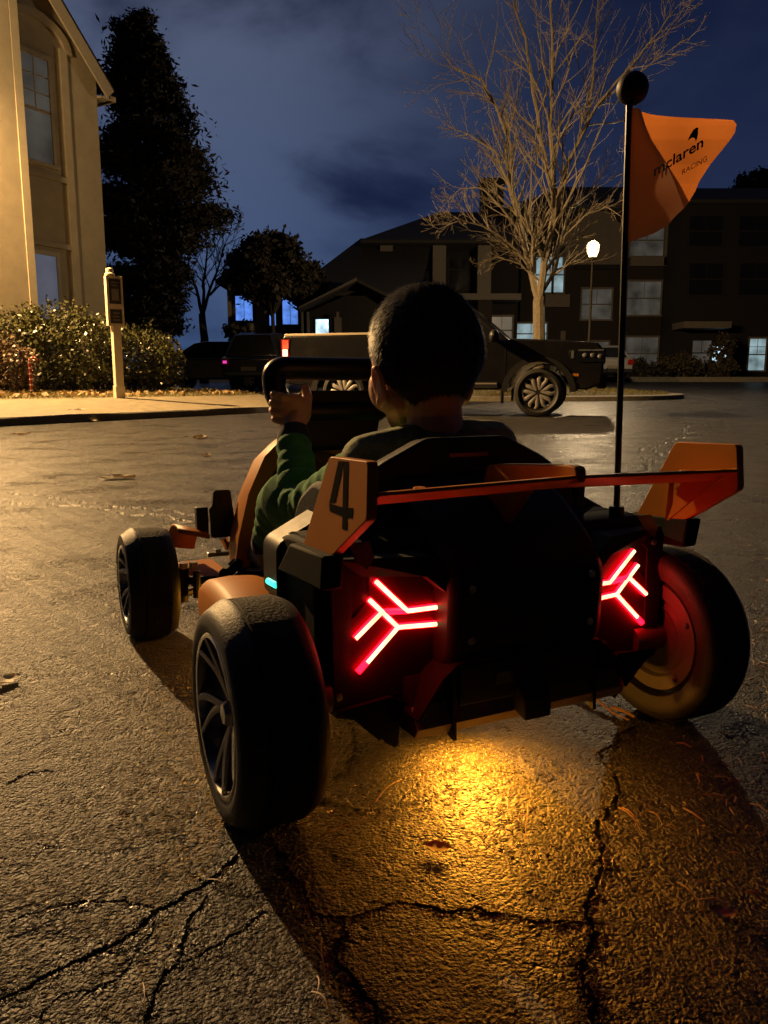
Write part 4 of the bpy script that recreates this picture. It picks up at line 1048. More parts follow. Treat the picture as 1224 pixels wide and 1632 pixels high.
# right apartment block
B = building('apartment_building', 'dark brick three storey apartment block with dim windows behind the street lamp', 'building', 985, 40)
wallbox(B, 826, 1064, 330, 'brick', 0, 9); hip(B, 815, 1075, 335, 298, 900, 1010, 9)
win(B, 1001, 449, 1051, 502, 'win_dim', 2, 1); win(B, 928, 461, 973, 509, 'win_dim', 2, 1); win(B, 998, 538, 1046, 589, 'win_dim', 2, 1); win(B, 936, 545, 968, 588, 'win_dim', 2, 1)
win(B, 1006, 358, 1056, 408, 'win_dim', 2, 1); slab(B, 1003, 411, 1074, 425, 'ltrim'); slab(B, 1060, 340, 1076, 424, 'ltrim', name='pier')
win(B, 855, 410, 878, 466, 'win_cool', 1, 1); win(B, 884, 410, 897, 466, 'win_cool', 1, 1); slab(B, 868, 470, 906, 490, 'ltrim', name='balcony_rail'); win(B, 822, 516, 870, 548, 'win_cool', 2, 1)
slab(B, 892, 528, 899, 552, 'ltrim', name='wall_vent')
# grey gable panel behind the lamp
x0, z0 = L2(B, 896, 424); x1, z1 = L2(B, 992, 366); mb = MB(); mb.prism([(x0, z0), (x1, z0), (x1, z1), (x0+(x1-x0)*.5, z1+1.1), (x0, z1)], 'y', -.5, -.001); mb.build('stucco_panel', M['ltrim'], B, smooth=False)
slab(B, 915, 424, 994, 430, 'brick2', name='sill_band')
C_ = building('apartment_building', 'nearly black right hand apartment wing with a lit ground floor window', 'building', 1150, 38)
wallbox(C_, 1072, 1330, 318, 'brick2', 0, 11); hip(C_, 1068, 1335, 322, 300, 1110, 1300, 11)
slab(C_, 1072, 516, 1145, 526, 'ltrim', d0=-1.4, name='canopy'); win(C_, 1104, 543, 1131, 582, 'win_dim', 2, 1, fm='brick2'); win(C_, 1134, 552, 1156, 582, 'win_white', 1, 1, fm='brick2', sash=False); win(C_, 1195, 540, 1217, 590, 'win_cool', 2, 2, fm='ltrim')
win(C_, 1100, 420, 1150, 470, 'glass', 2, 1, fm='brick2'); win(C_, 1180, 420, 1230, 470, 'glass', 2, 1, fm='brick2'); win(C_, 1100, 345, 1150, 392, 'glass', 2, 1, fm='brick2'); win(C_, 1180, 345, 1230, 392, 'glass', 2, 1, fm='brick2')
# middle apartment block with screened porches
A_ = building('apartment_building', 'shadowed apartment block with pale porch columns and a brick chimney behind the bare tree', 'building', 715, 37)
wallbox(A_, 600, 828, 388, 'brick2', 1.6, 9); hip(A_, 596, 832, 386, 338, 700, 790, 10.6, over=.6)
slab(A_, 600, 384, 830, 391, 'ltrim', d0=-.1, d1=.1, name='fascia')
for px in (606, 690, 762): slab(A_, px, 390, px+20, 470, 'ltrim', d0=0, d1=.5, name='column')
slab(A_, 600, 468, 830, 478, 'ltrim', d0=-.1, d1=1.6, name='porch_floor')
for px in (606, 690, 762): slab(A_, px, 477, px+20, 606, 'brick', d0=0, d1=.5, name='column')
win(A_, 632, 398, 684, 462, 'glass', 3, 1, dy=1.6, fm='brick'); win(A_, 716, 398, 756, 462, 'glass', 2, 1, dy=1.6, fm='brick'); win(A_, 700, 520, 745, 575, 'win_dim', 2, 1, dy=1.6); win(A_, 784, 505, 815, 548, 'win_dim', 2, 1, dy=1.6)
mb = MB(); x0, z1 = L2(A_, 767, 288, 5); x1, z0 = L2(A_, 800, 352, 5); mb.box(x0, x1, 4.6, 5.6, z0-.5, z1); mb.box(x0-.08, x1+.08, 4.5, 5.7, z1-.25, z1+.02); mb.build('chimney', M['brick'], A_, smooth=False)
# gabled house left of it
D_ = building('house', 'dark gabled house with a bright cool porch window above the pickup bed', 'house', 545, 33)
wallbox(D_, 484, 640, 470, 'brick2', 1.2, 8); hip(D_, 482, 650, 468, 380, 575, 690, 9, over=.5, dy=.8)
x0, z0 = L2(D_, 478, 492); x1, zt = L2(D_, 569, 446); x2 = x1+(x1-x0)
mb = MB(); mb.prism([(x0, z0-.12), (x0, z0), (x1, zt), (x2, z0), (x2, z0-.12), (x1, zt-.14)], 'y', -.5, 3.2); mb.build('porch_roof', M['shingle'], D_, smooth=False)
mb = MB(); mb.prism([(x0, z0-.05), (x0, z0+.02), (x1, zt+.02), (x1, zt-.10)], 'y', -.56, -.502); mb.build('barge_board', M['ltrim'], D_, smooth=False)
mb = MB(); mb.prism([(x0+.3, -1), (x1+1.2, -1), (x1+1.2, z0), (x1, zt-.4), (x0+.3, z0-.1)], 'y', .3, 1.19); mb.build('gable_wall', M['brick2'], D_, smooth=False)
for px in (481, 490, 537): slab(D_, px, 498, px+5, 606, 'ltrim', d0=-.35, d1=-.2, name='porch_post')
win(D_, 503, 509, 524, 538, 'win_white', 1, 1, dy=.3, fm='brick2', sash=False); slab(D_, 532, 505, 544, 530, 'ltrim', d0=.2, d1=.299, name='shutter')
# blue windowed house further left
E_ = building('house', 'tan corner house with three blue lit upstairs windows behind dark trees', 'house', 425, 36)
wallbox(E_, 366, 486, 445, 'stucco', 0, 7); hip(E_, 360, 492, 448, 402, 405, 455, 7, over=.4)
win(E_, 375, 472, 403, 511, 'win_blue', 2, 1, sash=False, frame=.12); win(E_, 429, 480, 440, 519, 'win_blue', 1, 1, sash=False, frame=.1); win(E_, 450, 475, 475, 517, 'win_blue', 2, 1, sash=False, frame=.1)
slab(E_, 430, 521, 478, 531, 'ltrim', d0=-.6, name='balcony_rail'); win(E_, 394, 545, 408, 562, 'win_blue', 1, 1, sash=False, frame=.08)
mb = MB(); x0, z1 = L2(E_, 452, 392, 3.5); x1, z0 = L2(E_, 475, 430, 3.5); mb.box(x0, x1, 3.2, 3.9, z0-.6, z1); mb.box(x0-.06, x1+.06, 3.14, 3.96, z1-.2, z1+.02); mb.build('chimney', M['brick'], E_, smooth=False)

# ------------------------------------------------------------------ trees, hedges
def leaf_mesh(name, pts, size, mt, parent, flat=0., elong=1.6, kind=None):
    n = len(pts); P = np.array([tuple(p) for p in pts]); sz = size*RNG.uniform(.55, 1.3, n)
    d = RNG.normal(size=(n, 3)); d[:, 2] *= (1-flat); d /= np.linalg.norm(d, axis=1)[:, None]
    e = RNG.normal(size=(n, 3)); e -= d*(e*d).sum(1)[:, None]; e /= np.linalg.norm(e, axis=1)[:, None]
    a = d*sz[:, None]*elong*.5; b = e*sz[:, None]*.5
    V = np.stack([P-a, P+b*.9-a*.1, P+a, P-b*.9-a*.1], 1).reshape(-1, 3)
    me = bpy.data.meshes.new(name); me.vertices.add(4*n); me.vertices.foreach_set('co', V.ravel())
    me.loops.add(4*n); me.loops.foreach_set('vertex_index', np.arange(4*n, dtype=np.int32)); me.polygons.add(n); me.polygons.foreach_set('loop_start', np.arange(n, dtype=np.int32)*4)
    me.update(calc_edges=True); me.materials.append(M[mt]); o = bpy.data.objects.new(name, me); COL.objects.link(o); o.parent = parent
    if kind: o['kind'] = kind
    return o
def limbs(mb, p, d, L_, r, lvl, maxl, tips, spread=.55, up=.12, droop=0., wander=.16, nseg=5, kids=(2, 4), rmin=.004):
    pts = [p]; rr = [r]; dd = d.normalized(); q = p
    for i in range(nseg):
        dd = (dd+Vector((random.gauss(0, wander), random.gauss(0, wander), random.gauss(0, wander)+up-droop*lvl))*.5).normalized()
        q = q+dd*L_/nseg; pts.append(q); rr.append(max(r*(1-.55*(i+1)/nseg), rmin))
    mb.tube(pts, rr, 7 if lvl < 1 else 5 if lvl < 2 else 3, caps=False)
    tips.append((pts[-1], lvl))
    if lvl >= maxl: return
    for _ in range(random.randint(*kids)+(2 if lvl == 1 else 0)):
        i = random.randint(1, nseg); a = random.uniform(0, 2*pi); t = (pts[i]-pts[i-1]).normalized(); o = t.orthogonal().normalized(); o = Matrix.Rotation(a, 3, t) @ o
        limbs(mb, pts[i], t+o*random.uniform(spread*.6, spread*1.4), L_*random.uniform(.42, .68), rr[i]*.62, lvl+1, maxl, tips, spread, up, droop, wander, max(3, nseg-1), kids, rmin)
    limbs(mb, pts[-1], dd, L_*.55, rr[-1]*.9, lvl+1, maxl, tips, spread, up, droop, wander, max(3, nseg-1), kids, rmin)
# big conifer behind the house corner
def conifer(label, px_base, Y, prof, name='conifer_tree', n=70000, size=.07):
    """prof: list of (py, px_left, px_right) outline at distance Y"""
    bx = at_y(px_base, 600, Y)[0]; z0 = gz(bx, Y); e = empty(name, (bx, Y, z0), 0, label, 'tree')
    ys = [p[0] for p in prof]; top = at_y(px_base, prof[0][0], Y)[2]-z0
    mb = MB(); mb.tube([(0, 0, -.2), (.05, 0, top*.3), (.0, 0, top*.65), (.05, 0, top*.95)], [.34, .27, .15, .03], 10); tips = []
    def ext(py):
        for (a, l0, r0), (b, l1, r1) in zip(prof[:-1], prof[1:]):
            if a <= py <= b: t = (py-a)/(b-a); return l0+(l1-l0)*t, r0+(r1-r0)*t
        return prof[-1][1:]
    pts = []
    nb = 230
    for i in range(nb):
        py = prof[0][0]+(prof[-1][0]-prof[0][0])*(random.random()**.85); l, r_ = ext(py)
        q = at_y(px_base, py, Y); xl = at_y(l, py, Y)[0]-bx; xr = at_y(r_, py, Y)[0]-bx; z = q[2]-z0
        A = random.uniform(0, 2*pi); ca, sa = math.cos(A), math.sin(A); rad_ = (xr if ca > 0 else -xl); ry = (xr-xl)*.45
        k = random.uniform(.72, 1.04); tip = Vector((ca*rad_*k, sa*ry*k, z)); root = Vector((tip.x*.06, tip.y*.06, z-.32*math.hypot(tip.x, tip.y)*random.uniform(.2, 1.)))
        midp = root.lerp(tip, .55)+Vector((0, 0, -.10*tip.length*.2)); mb.tube([root, midp, tip], [.035, .02, .006], 4, caps=False)
        m_ = int(n/nb)
        cl = [root.lerp(tip, random.uniform(.35, 1.0)) for _ in range(7)]
        for _ in range(m_):
            c = random.choice(cl); s_ = .10+.045*rad_; pts.append(c+Vector((random.gauss(0, s_*1.5), random.gauss(0, s_*1.5), random.gauss(0, s_*.6)-.02)))
    mb.build('trunk', M['bark_dark'], e); leaf_mesh('crown', pts, size, 'needle', e, flat=.3, elong=2.8)
    return e
conifer('tall dark pine rising behind the tan house corner', 255, 21, [(26, 196, 215), (60, 186, 236), (100, 178, 258), (125, 168, 268), (160, 172, 290), (200, 168, 322), (240, 165, 328), (275, 158, 345), (310, 155, 352), (340, 150, 362), (365, 155, 348), (390, 165, 316), (420, 172, 296), (470, 175, 286), (540, 180, 275)])
# bushy round tree in front of the blue windows
def bushy(label, cx, cy, rx, ry, Y, n, size, name='leafy_tree', cat='tree', mt='dkleaf', gaps=.55, trunk=True):
    q = at_y(cx, cy, Y); x = q[0]; z0 = gz(x, Y); e = empty(name, (x, Y, z0), 0, label, cat); R_ = rx/FPX*Y; RZ = ry/FPX*Y; zc = q[2]-z0
    mb = MB(); tips = []
    mb.tube([(0, 0, -.1), (.03, 0, max(zc*.5, .1)), (0, .02, zc)], [.05*R_+.03, .04*R_+.02, .03*R_], 8)
    pts = []; cl = []
    for _ in range(46):
        v = Vector((random.gauss(0, 1), random.gauss(0, 1), random.gauss(0, 1))).normalized()*random.uniform(.45, 1)**.6; c = Vector((v.x*R_, v.y*R_, zc+v.z*RZ)); cl.append(c)
        mb.tube([(0, 0, zc*.6), tuple(Vector((c.x*.5, c.y*.5, zc*.6+(c.z-zc*.6)*.6))), tuple(c)], [.016*R_+.008, .010*R_+.004, .004], 4, caps=False)
    for _ in range(n):
        c = random.choice(cl); s_ = .17*R_*gaps*1.6; pts.append(c+Vector((random.gauss(0, s_), random.gauss(0, s_), random.gauss(0, s_*.8))))
    mb.build('trunk', M['bark_dark'], e); leaf_mesh('crown', pts, size, mt, e); return e
bushy('dark round leafy tree in front of the blue windows', 432, 432, 62, 52, 31, 9000, .16, gaps=.5)
bushy('low dark tree beside the gabled house porch', 488, 455, 30, 32, 34, 3500, .16, gaps=.6)
bushy('dark leafy shrub below the leftmost blue window', 385, 555, 28, 40, 32, 4000, .13, name='shrub', cat='shrub')
bushy('dark far tree rising past the right apartment wing roof', 1205, 318, 40, 34, 58, 4000, .3)
bushy('dark low shrub under the middle ground floor window', 1020, 588, 24, 16, 37, 1600, .10, name='shrub', cat='shrub')
bushy('wide dark shrub left of the lit canopy entrance', 1080, 585, 34, 20, 36.6, 2400, .11, name='shrub', cat='shrub')
bushy('rounded dark shrub in front of the bright entrance window', 1148, 592, 26, 16, 36.2, 2000, .10, name='shrub', cat='shrub')
bushy('small dark tree shading the bright entrance window', 1150, 556, 18, 22, 36.5, 700, .12, gaps=.7)
# bare trees
def bare(label, px, pyb, Y, guides, rt, maxl, mt, depth=.9, name='bare_tree', kids=(2, 4), droop=.0, first=0, lo_=(.20, .42), z=None, rmin=.005):
    x = at_y(px, pyb, Y)[0]; z0 = gz(x, Y) if z is None else z; e = empty(name, (x, Y, z0), 0, label, 'tree'); O_ = Vector((x, Y, z0)); mb = MB(); tips = []
    trunk = None
    for gi, (g, r0, r1) in enumerate(guides):
        dpt = random.uniform(-depth, depth) if gi else 0
        pts = []
        m = len(g)
        for i, (gx, gy) in enumerate(g):
            t = i/(m-1); pts.append(Vector(at_y(gx, gy, Y+dpt*t))-O_)
        if gi == 0: pts[0].z = -.1
        # subdivide for an organic line
        P = []
        for a, b in zip(pts[:-1], pts[1:]):
            for k in range(3): P.append(a.lerp(b, k/3)+Vector((random.gauss(0, .012), random.gauss(0, .02), random.gauss(0, .01)))*(1 if P else 0))
        P.append(pts[-1]); rr = [r0+(r1-r0)*i/(len(P)-1) for i in range(len(P))]
        mb.tube(P, rr, 9 if gi == 0 else 6, caps=False)
        if gi >= first:
            LL_ = sum((b-a).length for a, b in zip(P[:-1], P[1:]))
            for i in range(2, len(P)):
                for _ in range(random.choice((1, 1, 2))):
                    t = (P[i]-P[i-1]).normalized(); o = Matrix.Rotation(random.uniform(0, 2*pi), 3, t) @ t.orthogonal().normalized()
                    limbs(mb, P[i], t+o*random.uniform(.5, 1.1), LL_*random.uniform(*lo_)*(1-.45*i/len(P)), rr[i]*.55, 1, maxl, tips, .6, .10, droop, .22, 4, kids, rmin)
    mb.build('branches', M[mt], e); return e
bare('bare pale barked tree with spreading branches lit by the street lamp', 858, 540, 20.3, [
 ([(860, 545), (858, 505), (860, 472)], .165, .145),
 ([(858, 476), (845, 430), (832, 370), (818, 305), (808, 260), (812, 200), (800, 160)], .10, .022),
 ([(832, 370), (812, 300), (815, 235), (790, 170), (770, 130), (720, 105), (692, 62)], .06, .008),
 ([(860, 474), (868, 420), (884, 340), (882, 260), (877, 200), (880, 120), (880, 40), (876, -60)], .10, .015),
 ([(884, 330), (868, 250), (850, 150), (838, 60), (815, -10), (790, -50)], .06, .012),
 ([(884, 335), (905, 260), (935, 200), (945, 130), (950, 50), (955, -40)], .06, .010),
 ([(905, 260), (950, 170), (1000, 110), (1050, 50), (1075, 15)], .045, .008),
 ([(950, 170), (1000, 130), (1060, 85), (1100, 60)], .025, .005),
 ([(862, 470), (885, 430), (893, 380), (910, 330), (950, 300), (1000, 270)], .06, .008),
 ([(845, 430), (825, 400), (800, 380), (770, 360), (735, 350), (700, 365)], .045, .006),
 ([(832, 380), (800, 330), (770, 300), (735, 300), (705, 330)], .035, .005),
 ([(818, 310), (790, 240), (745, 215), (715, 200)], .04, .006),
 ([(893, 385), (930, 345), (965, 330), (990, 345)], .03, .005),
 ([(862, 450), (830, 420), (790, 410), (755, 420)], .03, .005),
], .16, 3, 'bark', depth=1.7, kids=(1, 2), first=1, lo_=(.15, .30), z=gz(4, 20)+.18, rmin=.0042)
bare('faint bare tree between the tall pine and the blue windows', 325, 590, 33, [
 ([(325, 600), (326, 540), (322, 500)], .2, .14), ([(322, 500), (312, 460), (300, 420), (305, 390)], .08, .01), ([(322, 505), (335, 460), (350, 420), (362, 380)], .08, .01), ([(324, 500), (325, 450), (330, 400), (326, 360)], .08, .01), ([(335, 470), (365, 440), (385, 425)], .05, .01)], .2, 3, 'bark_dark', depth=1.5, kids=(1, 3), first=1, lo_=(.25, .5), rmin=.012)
# hedges by the house
def hedge(label, boxes, n, size, mt, name='hedge', cat='hedge'):
    p0 = boxes[0]; e = empty(name, (p0[0], p0[1], p0[2]), 0, label, cat); pts = []; mb = MB(); O_ = Vector(p0[:3])
    vol = [b[3]*b[4]*b[5] for b in boxes]
    for b, v in zip(boxes, vol):
        c = Vector(b[:3])-O_
        for _ in range(16):
            t = Vector((random.uniform(-.7, .7)*b[3], random.uniform(-.7, .7)*b[4], random.uniform(.5, .95)*b[5])); mb.tube([tuple(c+Vector((t.x*.3, t.y*.3, 0))), tuple(c+t)], [.015, .004], 4, caps=False)
        for _ in range(int(n*v/sum(vol))):
            u = Vector((random.gauss(0, 1), random.gauss(0, 1), random.gauss(0, 1))).normalized()*(random.random()**.22)
            f = lambda q: math.copysign(abs(q)**.72, q)
            bump_ = 1+.10*math.sin(u.x*9+u.y*7)+.07*math.sin(u.z*11+u.x*13)
            pts.append(c+Vector((f(u.x)*b[3]*bump_, f(u.y)*b[4]*bump_, b[5]*.5+f(u.z)*b[5]*.5*bump_)))
        for _ in range(26):     # escaping shoots
            a = random.uniform(0, 2*pi); base = c+Vector((math.cos(a)*b[3]*.6*random.random(), math.sin(a)*b[4]*.6*random.random(), b[5]*.97)); hh = random.uniform(.05, .28)
            for k in range(7): pts.append(base+Vector((random.gauss(0, .025), random.gauss(0, .025), hh*k/6)))
    mb.build('stems', M['bark_dark'], e); leaf_mesh('foliage', pts, size, mt, e); return e
hb = []
for px, Y, rx, ry, hh in ((25, 13.6, .9, .8, 1.28), (105, 13.9, .9, .8, 1.36), (165, 14.6, .8, .7, 1.20), (225, 15.2, .75, .7, 1.08), (255, 15.6, .5, .5, .85)):
    q = at_y(px, 620, Y); hb.append((q[0], Y, .40, rx, ry, hh))
hedge('wide glossy green hedge lit yellow along its top in front of the tan house', hb, 27000, .046, 'hedge')
q = at_y(14, 620, 12.3); hedge('small reddish clipped bush at the left edge beside the candy cane', [(q[0], 12.3, .40, .42, .42, .68), (q[0]-.6, 12.2, .38, .5, .45, .70)], 5500, .045, 'hedge2', name='bush', cat='bush')

# ------------------------------------------------------------------ sign post and candy cane
pb = at_y(190, 622, 12.7); ez = .36
sp = empty('sign_post', (pb[0], 12.7, ez), rad(36), 'cream painted wooden sign post with two dark notice boards before the hedge', 'sign')
top = at_y(183, 432, 12.7)[2]-ez; zb1 = at_y(185, 440, 12.7)[2]-ez; zb2 = at_y(187, 520, 12.7)[2]-ez; zm = at_y(187, 490, 12.7)[2]-ez
mb = MB(); mb.box(-.065, .065, -.065, .065, -.1, zb2+.02); mb.box(-.075, .075, -.075, .075, -.1, .10); mb.build('post', M['post'], sp, smooth=False, bevel=.006)
mb = MB(); mb.box(-.13, .13, -.055, .055, zb2, zb1); mb.build('board_frame', M['post'], sp, smooth=False, bevel=.006)
mb = MB(); mb.lathe([(zb1, .0005), (zb1, .075), (zb1+.03, .08), (zb1+.05, .055), (zb1+.08, .06), (zb1+.11, .055), (zb1+.13, .0005)], 'z', c=(-.05, 0, 0), n=20); mb.build('finial', M['post'], sp)
for z0, z1, rows_ in ((zm+.05, zb1-.05, 2), (zb2+.04, zm-.04, 1)):
    mb = MB(); mb.box(-.092, .092, -.062, -.0555, z0, z1); bo = mb.build('notice_board', M['board'], sp, smooth=False)
    mb = MB(); h = z1-z0
    rr_ = random.Random(5)
    if rows_ == 2:
        for k, zz in enumerate((.86, .74)):
            x = -.06
            while x < .055: w = rr_.uniform(.008, .018); mb.box(x, x+w, -.0635, -.0621, z0+h*zz-.012, z0+h*zz+.012); x += w+.006
        mb.box(-.055, .055, -.0635, -.0621, z0+h*.14, z0+h*.60)
    else:
        for zz in (.75, .5, .25):
            x = -.05+.02*abs(zz-.5)
            while x < .05: w = rr_.uniform(.008, .018); mb.box(x, x+w, -.0635, -.0621, z0+h*zz-.012, z0+h*zz+.012); x += w+.006
    mb.build('print', M['board_ink'], bo, smooth=False)
cb = at_y(50, 615, 11.9); cc = empty('candy_cane', (cb[0], 11.9, .37), rad(20), 'red and white striped candy cane decoration stuck in the grass by the bush', 'decoration')
pts = [(0, 0, z) for z in np.linspace(0, .46, 12)]+[(.05-.05*math.cos(A), 0, .46+.05*math.sin(A)) for A in np.linspace(.2, pi+.2, 9)]
mb = MB(); mb.tube(pts, .021, 10); mb.build('cane', M['cane_red'], cc)
for i in range(0, len(pts)-1, 2):
    a = Vector(pts[i]); b = Vector(pts[i+1]); mb = MB(); mb.tube([a.lerp(b, .25), a.lerp(b, .8)], [.0225, .0225], 10); mb.build('stripe', M['cane_white'], cc)

# ------------------------------------------------------------------ vehicles
def car_wheel(parent, x, y, R, W, sg, spokes=6, name='wheel', rimr=.71):
    mb = MB(); mb.lathe([(-W*.4, .001), (-W*.4, R*.5), (W*.05, R*.62), (W*.05, .001)], 'y', n=32); w = mb.build(name, M['trim'], parent)
    w.location = (x, y, R)
    mb = MB(); rr = R*rimr; h = W/2; mb.lathe([(-h*.8, rr), (-h, rr+(R-rr)*.4), (-h*.92, R-.02), (-h*.7, R), (h*.7, R), (h*.92, R-.02), (h, rr+(R-rr)*.4), (h*.8, rr)], 'y', n=48, closed=True); mb.build('tyre', M['tyre'], w)
    mb = MB(); o = sg*h*.72
    for k in range(spokes):
        A = 2*pi*k/spokes+.2
        for dA in (-.20, .20):
            mb.tube([(rr*.16*math.cos(A), o*.9, rr*.16*math.sin(A)), (rr*.55*math.cos(A+dA*1.2), o, rr*.55*math.sin(A+dA*1.2)), (rr*.78*math.cos(A+dA*1.5), o, rr*.78*math.sin(A+dA*1.5)), (rr*.97*math.cos(A+dA*.9), o*.9, rr*.97*math.sin(A+dA*.9))], [.036, .032, .032, .026], 6, flat=.6, up=(0, 1, 0))
    mb.lathe([(o*.8, rr*.19), (o*1.02, rr*.15), (o*1.04, .001)], 'y', n=14)
    rim = mb.build('rim', M['alloy'], w, angle=60)
    mb = MB(); mb.lathe([(sg*h*.78, rr*1.02), (sg*h*.86, rr*1.01), (sg*h*.80, rr*.95), (sg*h*.2, rr*.93)], 'y', n=40); mb.build('rim_edge', M['rimdark'], rim)
    return w
def arch(cx, r, z0, n=10, up=1.0):    # wheel arch from front (+x) to back, at height z0 
    out = []
    a0 = math.asin(min(.95, max(-.9, (z0-.36)/r)))
    for k in range(n+1): A = a0+(pi-2*a0)*k/n; out.append((cx+r*math.cos(A), .36+r*math.sin(A)))
    return out
def section_loft(mb, secs):
    """secs: list of (x, [(y,z)...]) closed loops with the same count"""
    m = len(secs[0][1]); vs = []; fs = []
    for x, lp_ in secs: vs += [(x, y, z) for y, z in lp_]
    for i in range(len(secs)-1):
        for k in range(m): l = (k+1) % m; fs.append((i*m+k, i*m+l, (i+1)*m+l, (i+1)*m+k))
    fs += [tuple(range(m))[::-1], tuple((len(secs)-1)*m+k for k in range(m))]
    mb.add(vs, fs)
# pickup: local x forward, y left; near side is its right side (-y)
TF = ground_pt(857, 664); ty = rad(-15)
hd = Vector((math.cos(ty), math.sin(ty), 0)); ln_ = Vector((-hd.y, hd.x, 0))
WB = 3.05; TW = .80
org = Vector(TF)-hd*0-ln_*(-TW)-hd*(WB/2)   # midpoint between axles on the ground
truck = empty('pickup_truck', tuple(org), ty, 'dark grey crew cab pickup truck parked across the lot with a reflection glowing on its tail lamp', 'truck')
fx, bx_ = WB/2, -WB/2
low = [(fx+.88, .46), (fx+.92, .62), (fx+.90, .98), (fx+.82, 1.06)]
prof = [(bx_-1.02, .50)]+arch(bx_, .47, .42)[::-1]+[(bx_+.60, .40), (fx-.60, .40)]+arch(fx, .47, .42)[::-1]+[(fx+.70, .40), (fx+.90, .48), (fx+.93, .70), (fx+.91, 1.00), (fx+.83, 1.085), (fx+.30, 1.125), (fx-.42, 1.16), (fx-.46, 1.14), (bx_+.62, 1.14), (bx_+.58, 1.245), (bx_-1.0, 1.265), (bx_-1.04, 1.22)]
mb = MB(); mb.prism(prof, 'y', -.90, .90); body = mb.build('body', M['truck'], truck, bevel=.035, segs=3, angle=40)
cabp = [(fx-.44, 1.13), (fx-1.12, 1.68), (fx-1.45, 1.75), (bx_+1.05, 1.745), (bx_+.72, 1.68), (bx_+.60, 1.13)]
mb = MB(); vs = []; n = len(cabp)
for sg in (-1, 1):
    for x, z in cabp: vs.append((x, sg*(.86-.20*(z-1.13)/.62), z))
fs = [tuple(range(n)), tuple(range(n, 2*n))[::-1]]+[(k, k+n, (k+1) % n+n, (k+1) % n) for k in range(n)]
mb.add(vs, fs); cab = mb.build('cab', M['truck'], truck, bevel=.03, segs=3)
def side_y(z): return .86-.20*(z-1.13)/.62
for sg in (-1, 1):
    for poly in ([(fx-.62, 1.16), (fx-1.16, 1.62), (fx-1.42, 1.655), (fx-1.42, 1.16)], [(fx-1.52, 1.16), (fx-1.52, 1.66), (bx_+1.1, 1.64), (bx_+.86, 1.50), (bx_+.80, 1.16)]):
        mb = MB(); vs = [(x, sg*(side_y(z)+.004), z) for x, z in poly]+[(x, sg*(side_y(z)-.01), z) for x, z in poly]; m_ = len(poly)
        mb.add(vs, [tuple(range(m_)), tuple(range(m_, 2*m_))[::-1]]+[(k, (k+1) % m_, (k+1) % m_+m_, k+m_) for k in range(m_)]); mb.build('window', M['glass'], cab, smooth=False)
    mb = MB(); mb.ball((fx-.66, sg*1.02, 1.19), (.075, .13, .10), 14, 10); mb.tube([(fx-.64, sg*.84, 1.14), (fx-.65, sg*.95, 1.15)], .03, 8); mb.build('mirror', M['trim'], truck)
    for x in (fx-1.32, bx_+.98): mb = MB(); mb.tube([(x-.10, sg*.915, 1.02), (x, sg*.935, 1.025), (x+.10, sg*.915, 1.02)], .016, 8); mb.build('door_handle', M['truck'], truck)
    mb = MB()
    for x in (fx-.50, fx-1.47, bx_+.62): mb.box(x-.004, x+.004, sg*.9005-.004, sg*.9005+.004, .50, 1.12)
    mb.build('door_seam', M['trim'], body, smooth=False)
    mb = MB(); mb.box(bx_+.60, fx-.60, sg*.905-.012, sg*.905+.012, .42, .52); mb.build('sill', M['trim'], truck, bevel=.008)
    mb = MB(); mb.box(bx_+.66, fx-.62, sg*.917-.003, sg*.917+.003, .485, .505); mb.build('sill_strip', M['alloy'], truck, smooth=False)
    for cx in (fx, bx_):
        out = [(cx+.55*math.cos(A), .36+.53*math.sin(A)) for A in np.linspace(.02, pi-.02, 15)]; inn = [(cx+.46*math.cos(A), .36+.455*math.sin(A)) for A in np.linspace(.02, pi-.02, 15)]
        mb = MB()
        for k in range(14): mb.prism([out[k], out[k+1], inn[k+1], inn[k]], 'y', sg*.895-.022, sg*.895+.022)
        mb.build('arch_trim', M['trim'], truck)
        mb = MB(); mb.box(cx-.56, cx-.53, sg*.80-.10, sg*.80+.10, .20, .48); mb.build('mud_flap', M['trim'], truck, bevel=.006)
    # head lamp wrapping the corner
    mb = MB(); mb.prism(rounded([(fx+.42, .90), (fx+.44, .99), (fx+.70, 1.005), (fx+.935, .985), (fx+.945, .80), (fx+.60, .80)], .03), 'y', sg*.70, sg*.908); hl = mb.build('headlight', M['glass'], truck, bevel=.006)
    mb = MB(); mb.box(fx+.46, fx+.50, sg*.909-.003, sg*.909+.003, .86, .97); mb.box(fx+.56, fx+.92, sg*.909-.003, sg*.909+.003, .965, .985); mb.build('lamp_bar', M['head'], hl, smooth=False)
    mb = MB()
    for x, z in ((fx+.66, .90), (fx+.77, .90), (fx+.87, .885)): mb.ball((x, sg*.905, z), (.04, .014, .035), 12, 8)
    mb.build('projector', M['head'], hl)
    mb = MB(); mb.prism(rounded([(bx_-1.055, .90), (bx_-1.055, 1.20), (bx_-.90, 1.20), (bx_-.93, 1.05), (bx_-.90, .90)], .012), 'y', sg*.78, sg*.910); tl = mb.build('taillight', M['taildim'], truck, bevel=.004)
    if sg < 0:
        mb = MB(); mb.box(bx_-1.03, bx_-.93, -.9135, -.9102, 1.05, 1.185); mb.build('reflection_upper', M['tail'], tl, smooth=False); mb = MB(); mb.box(bx_-1.03, bx_-.945, -.9135, -.9102, .93, 1.04); mb.build('reflection_lower', M['tailhot'], tl, smooth=False)  # reflected light on the near tail lens, put in as glowing patches
    mb = MB(); mb.box(fx+.45, fx+.58, sg*.9005-.006, sg*.9005+.006, .60, .64); mb.build('side_marker', M['amberlens'], truck, smooth=False)
    for x in (fx, bx_): car_wheel(truck, x, sg*TW, .362, .24, sg)
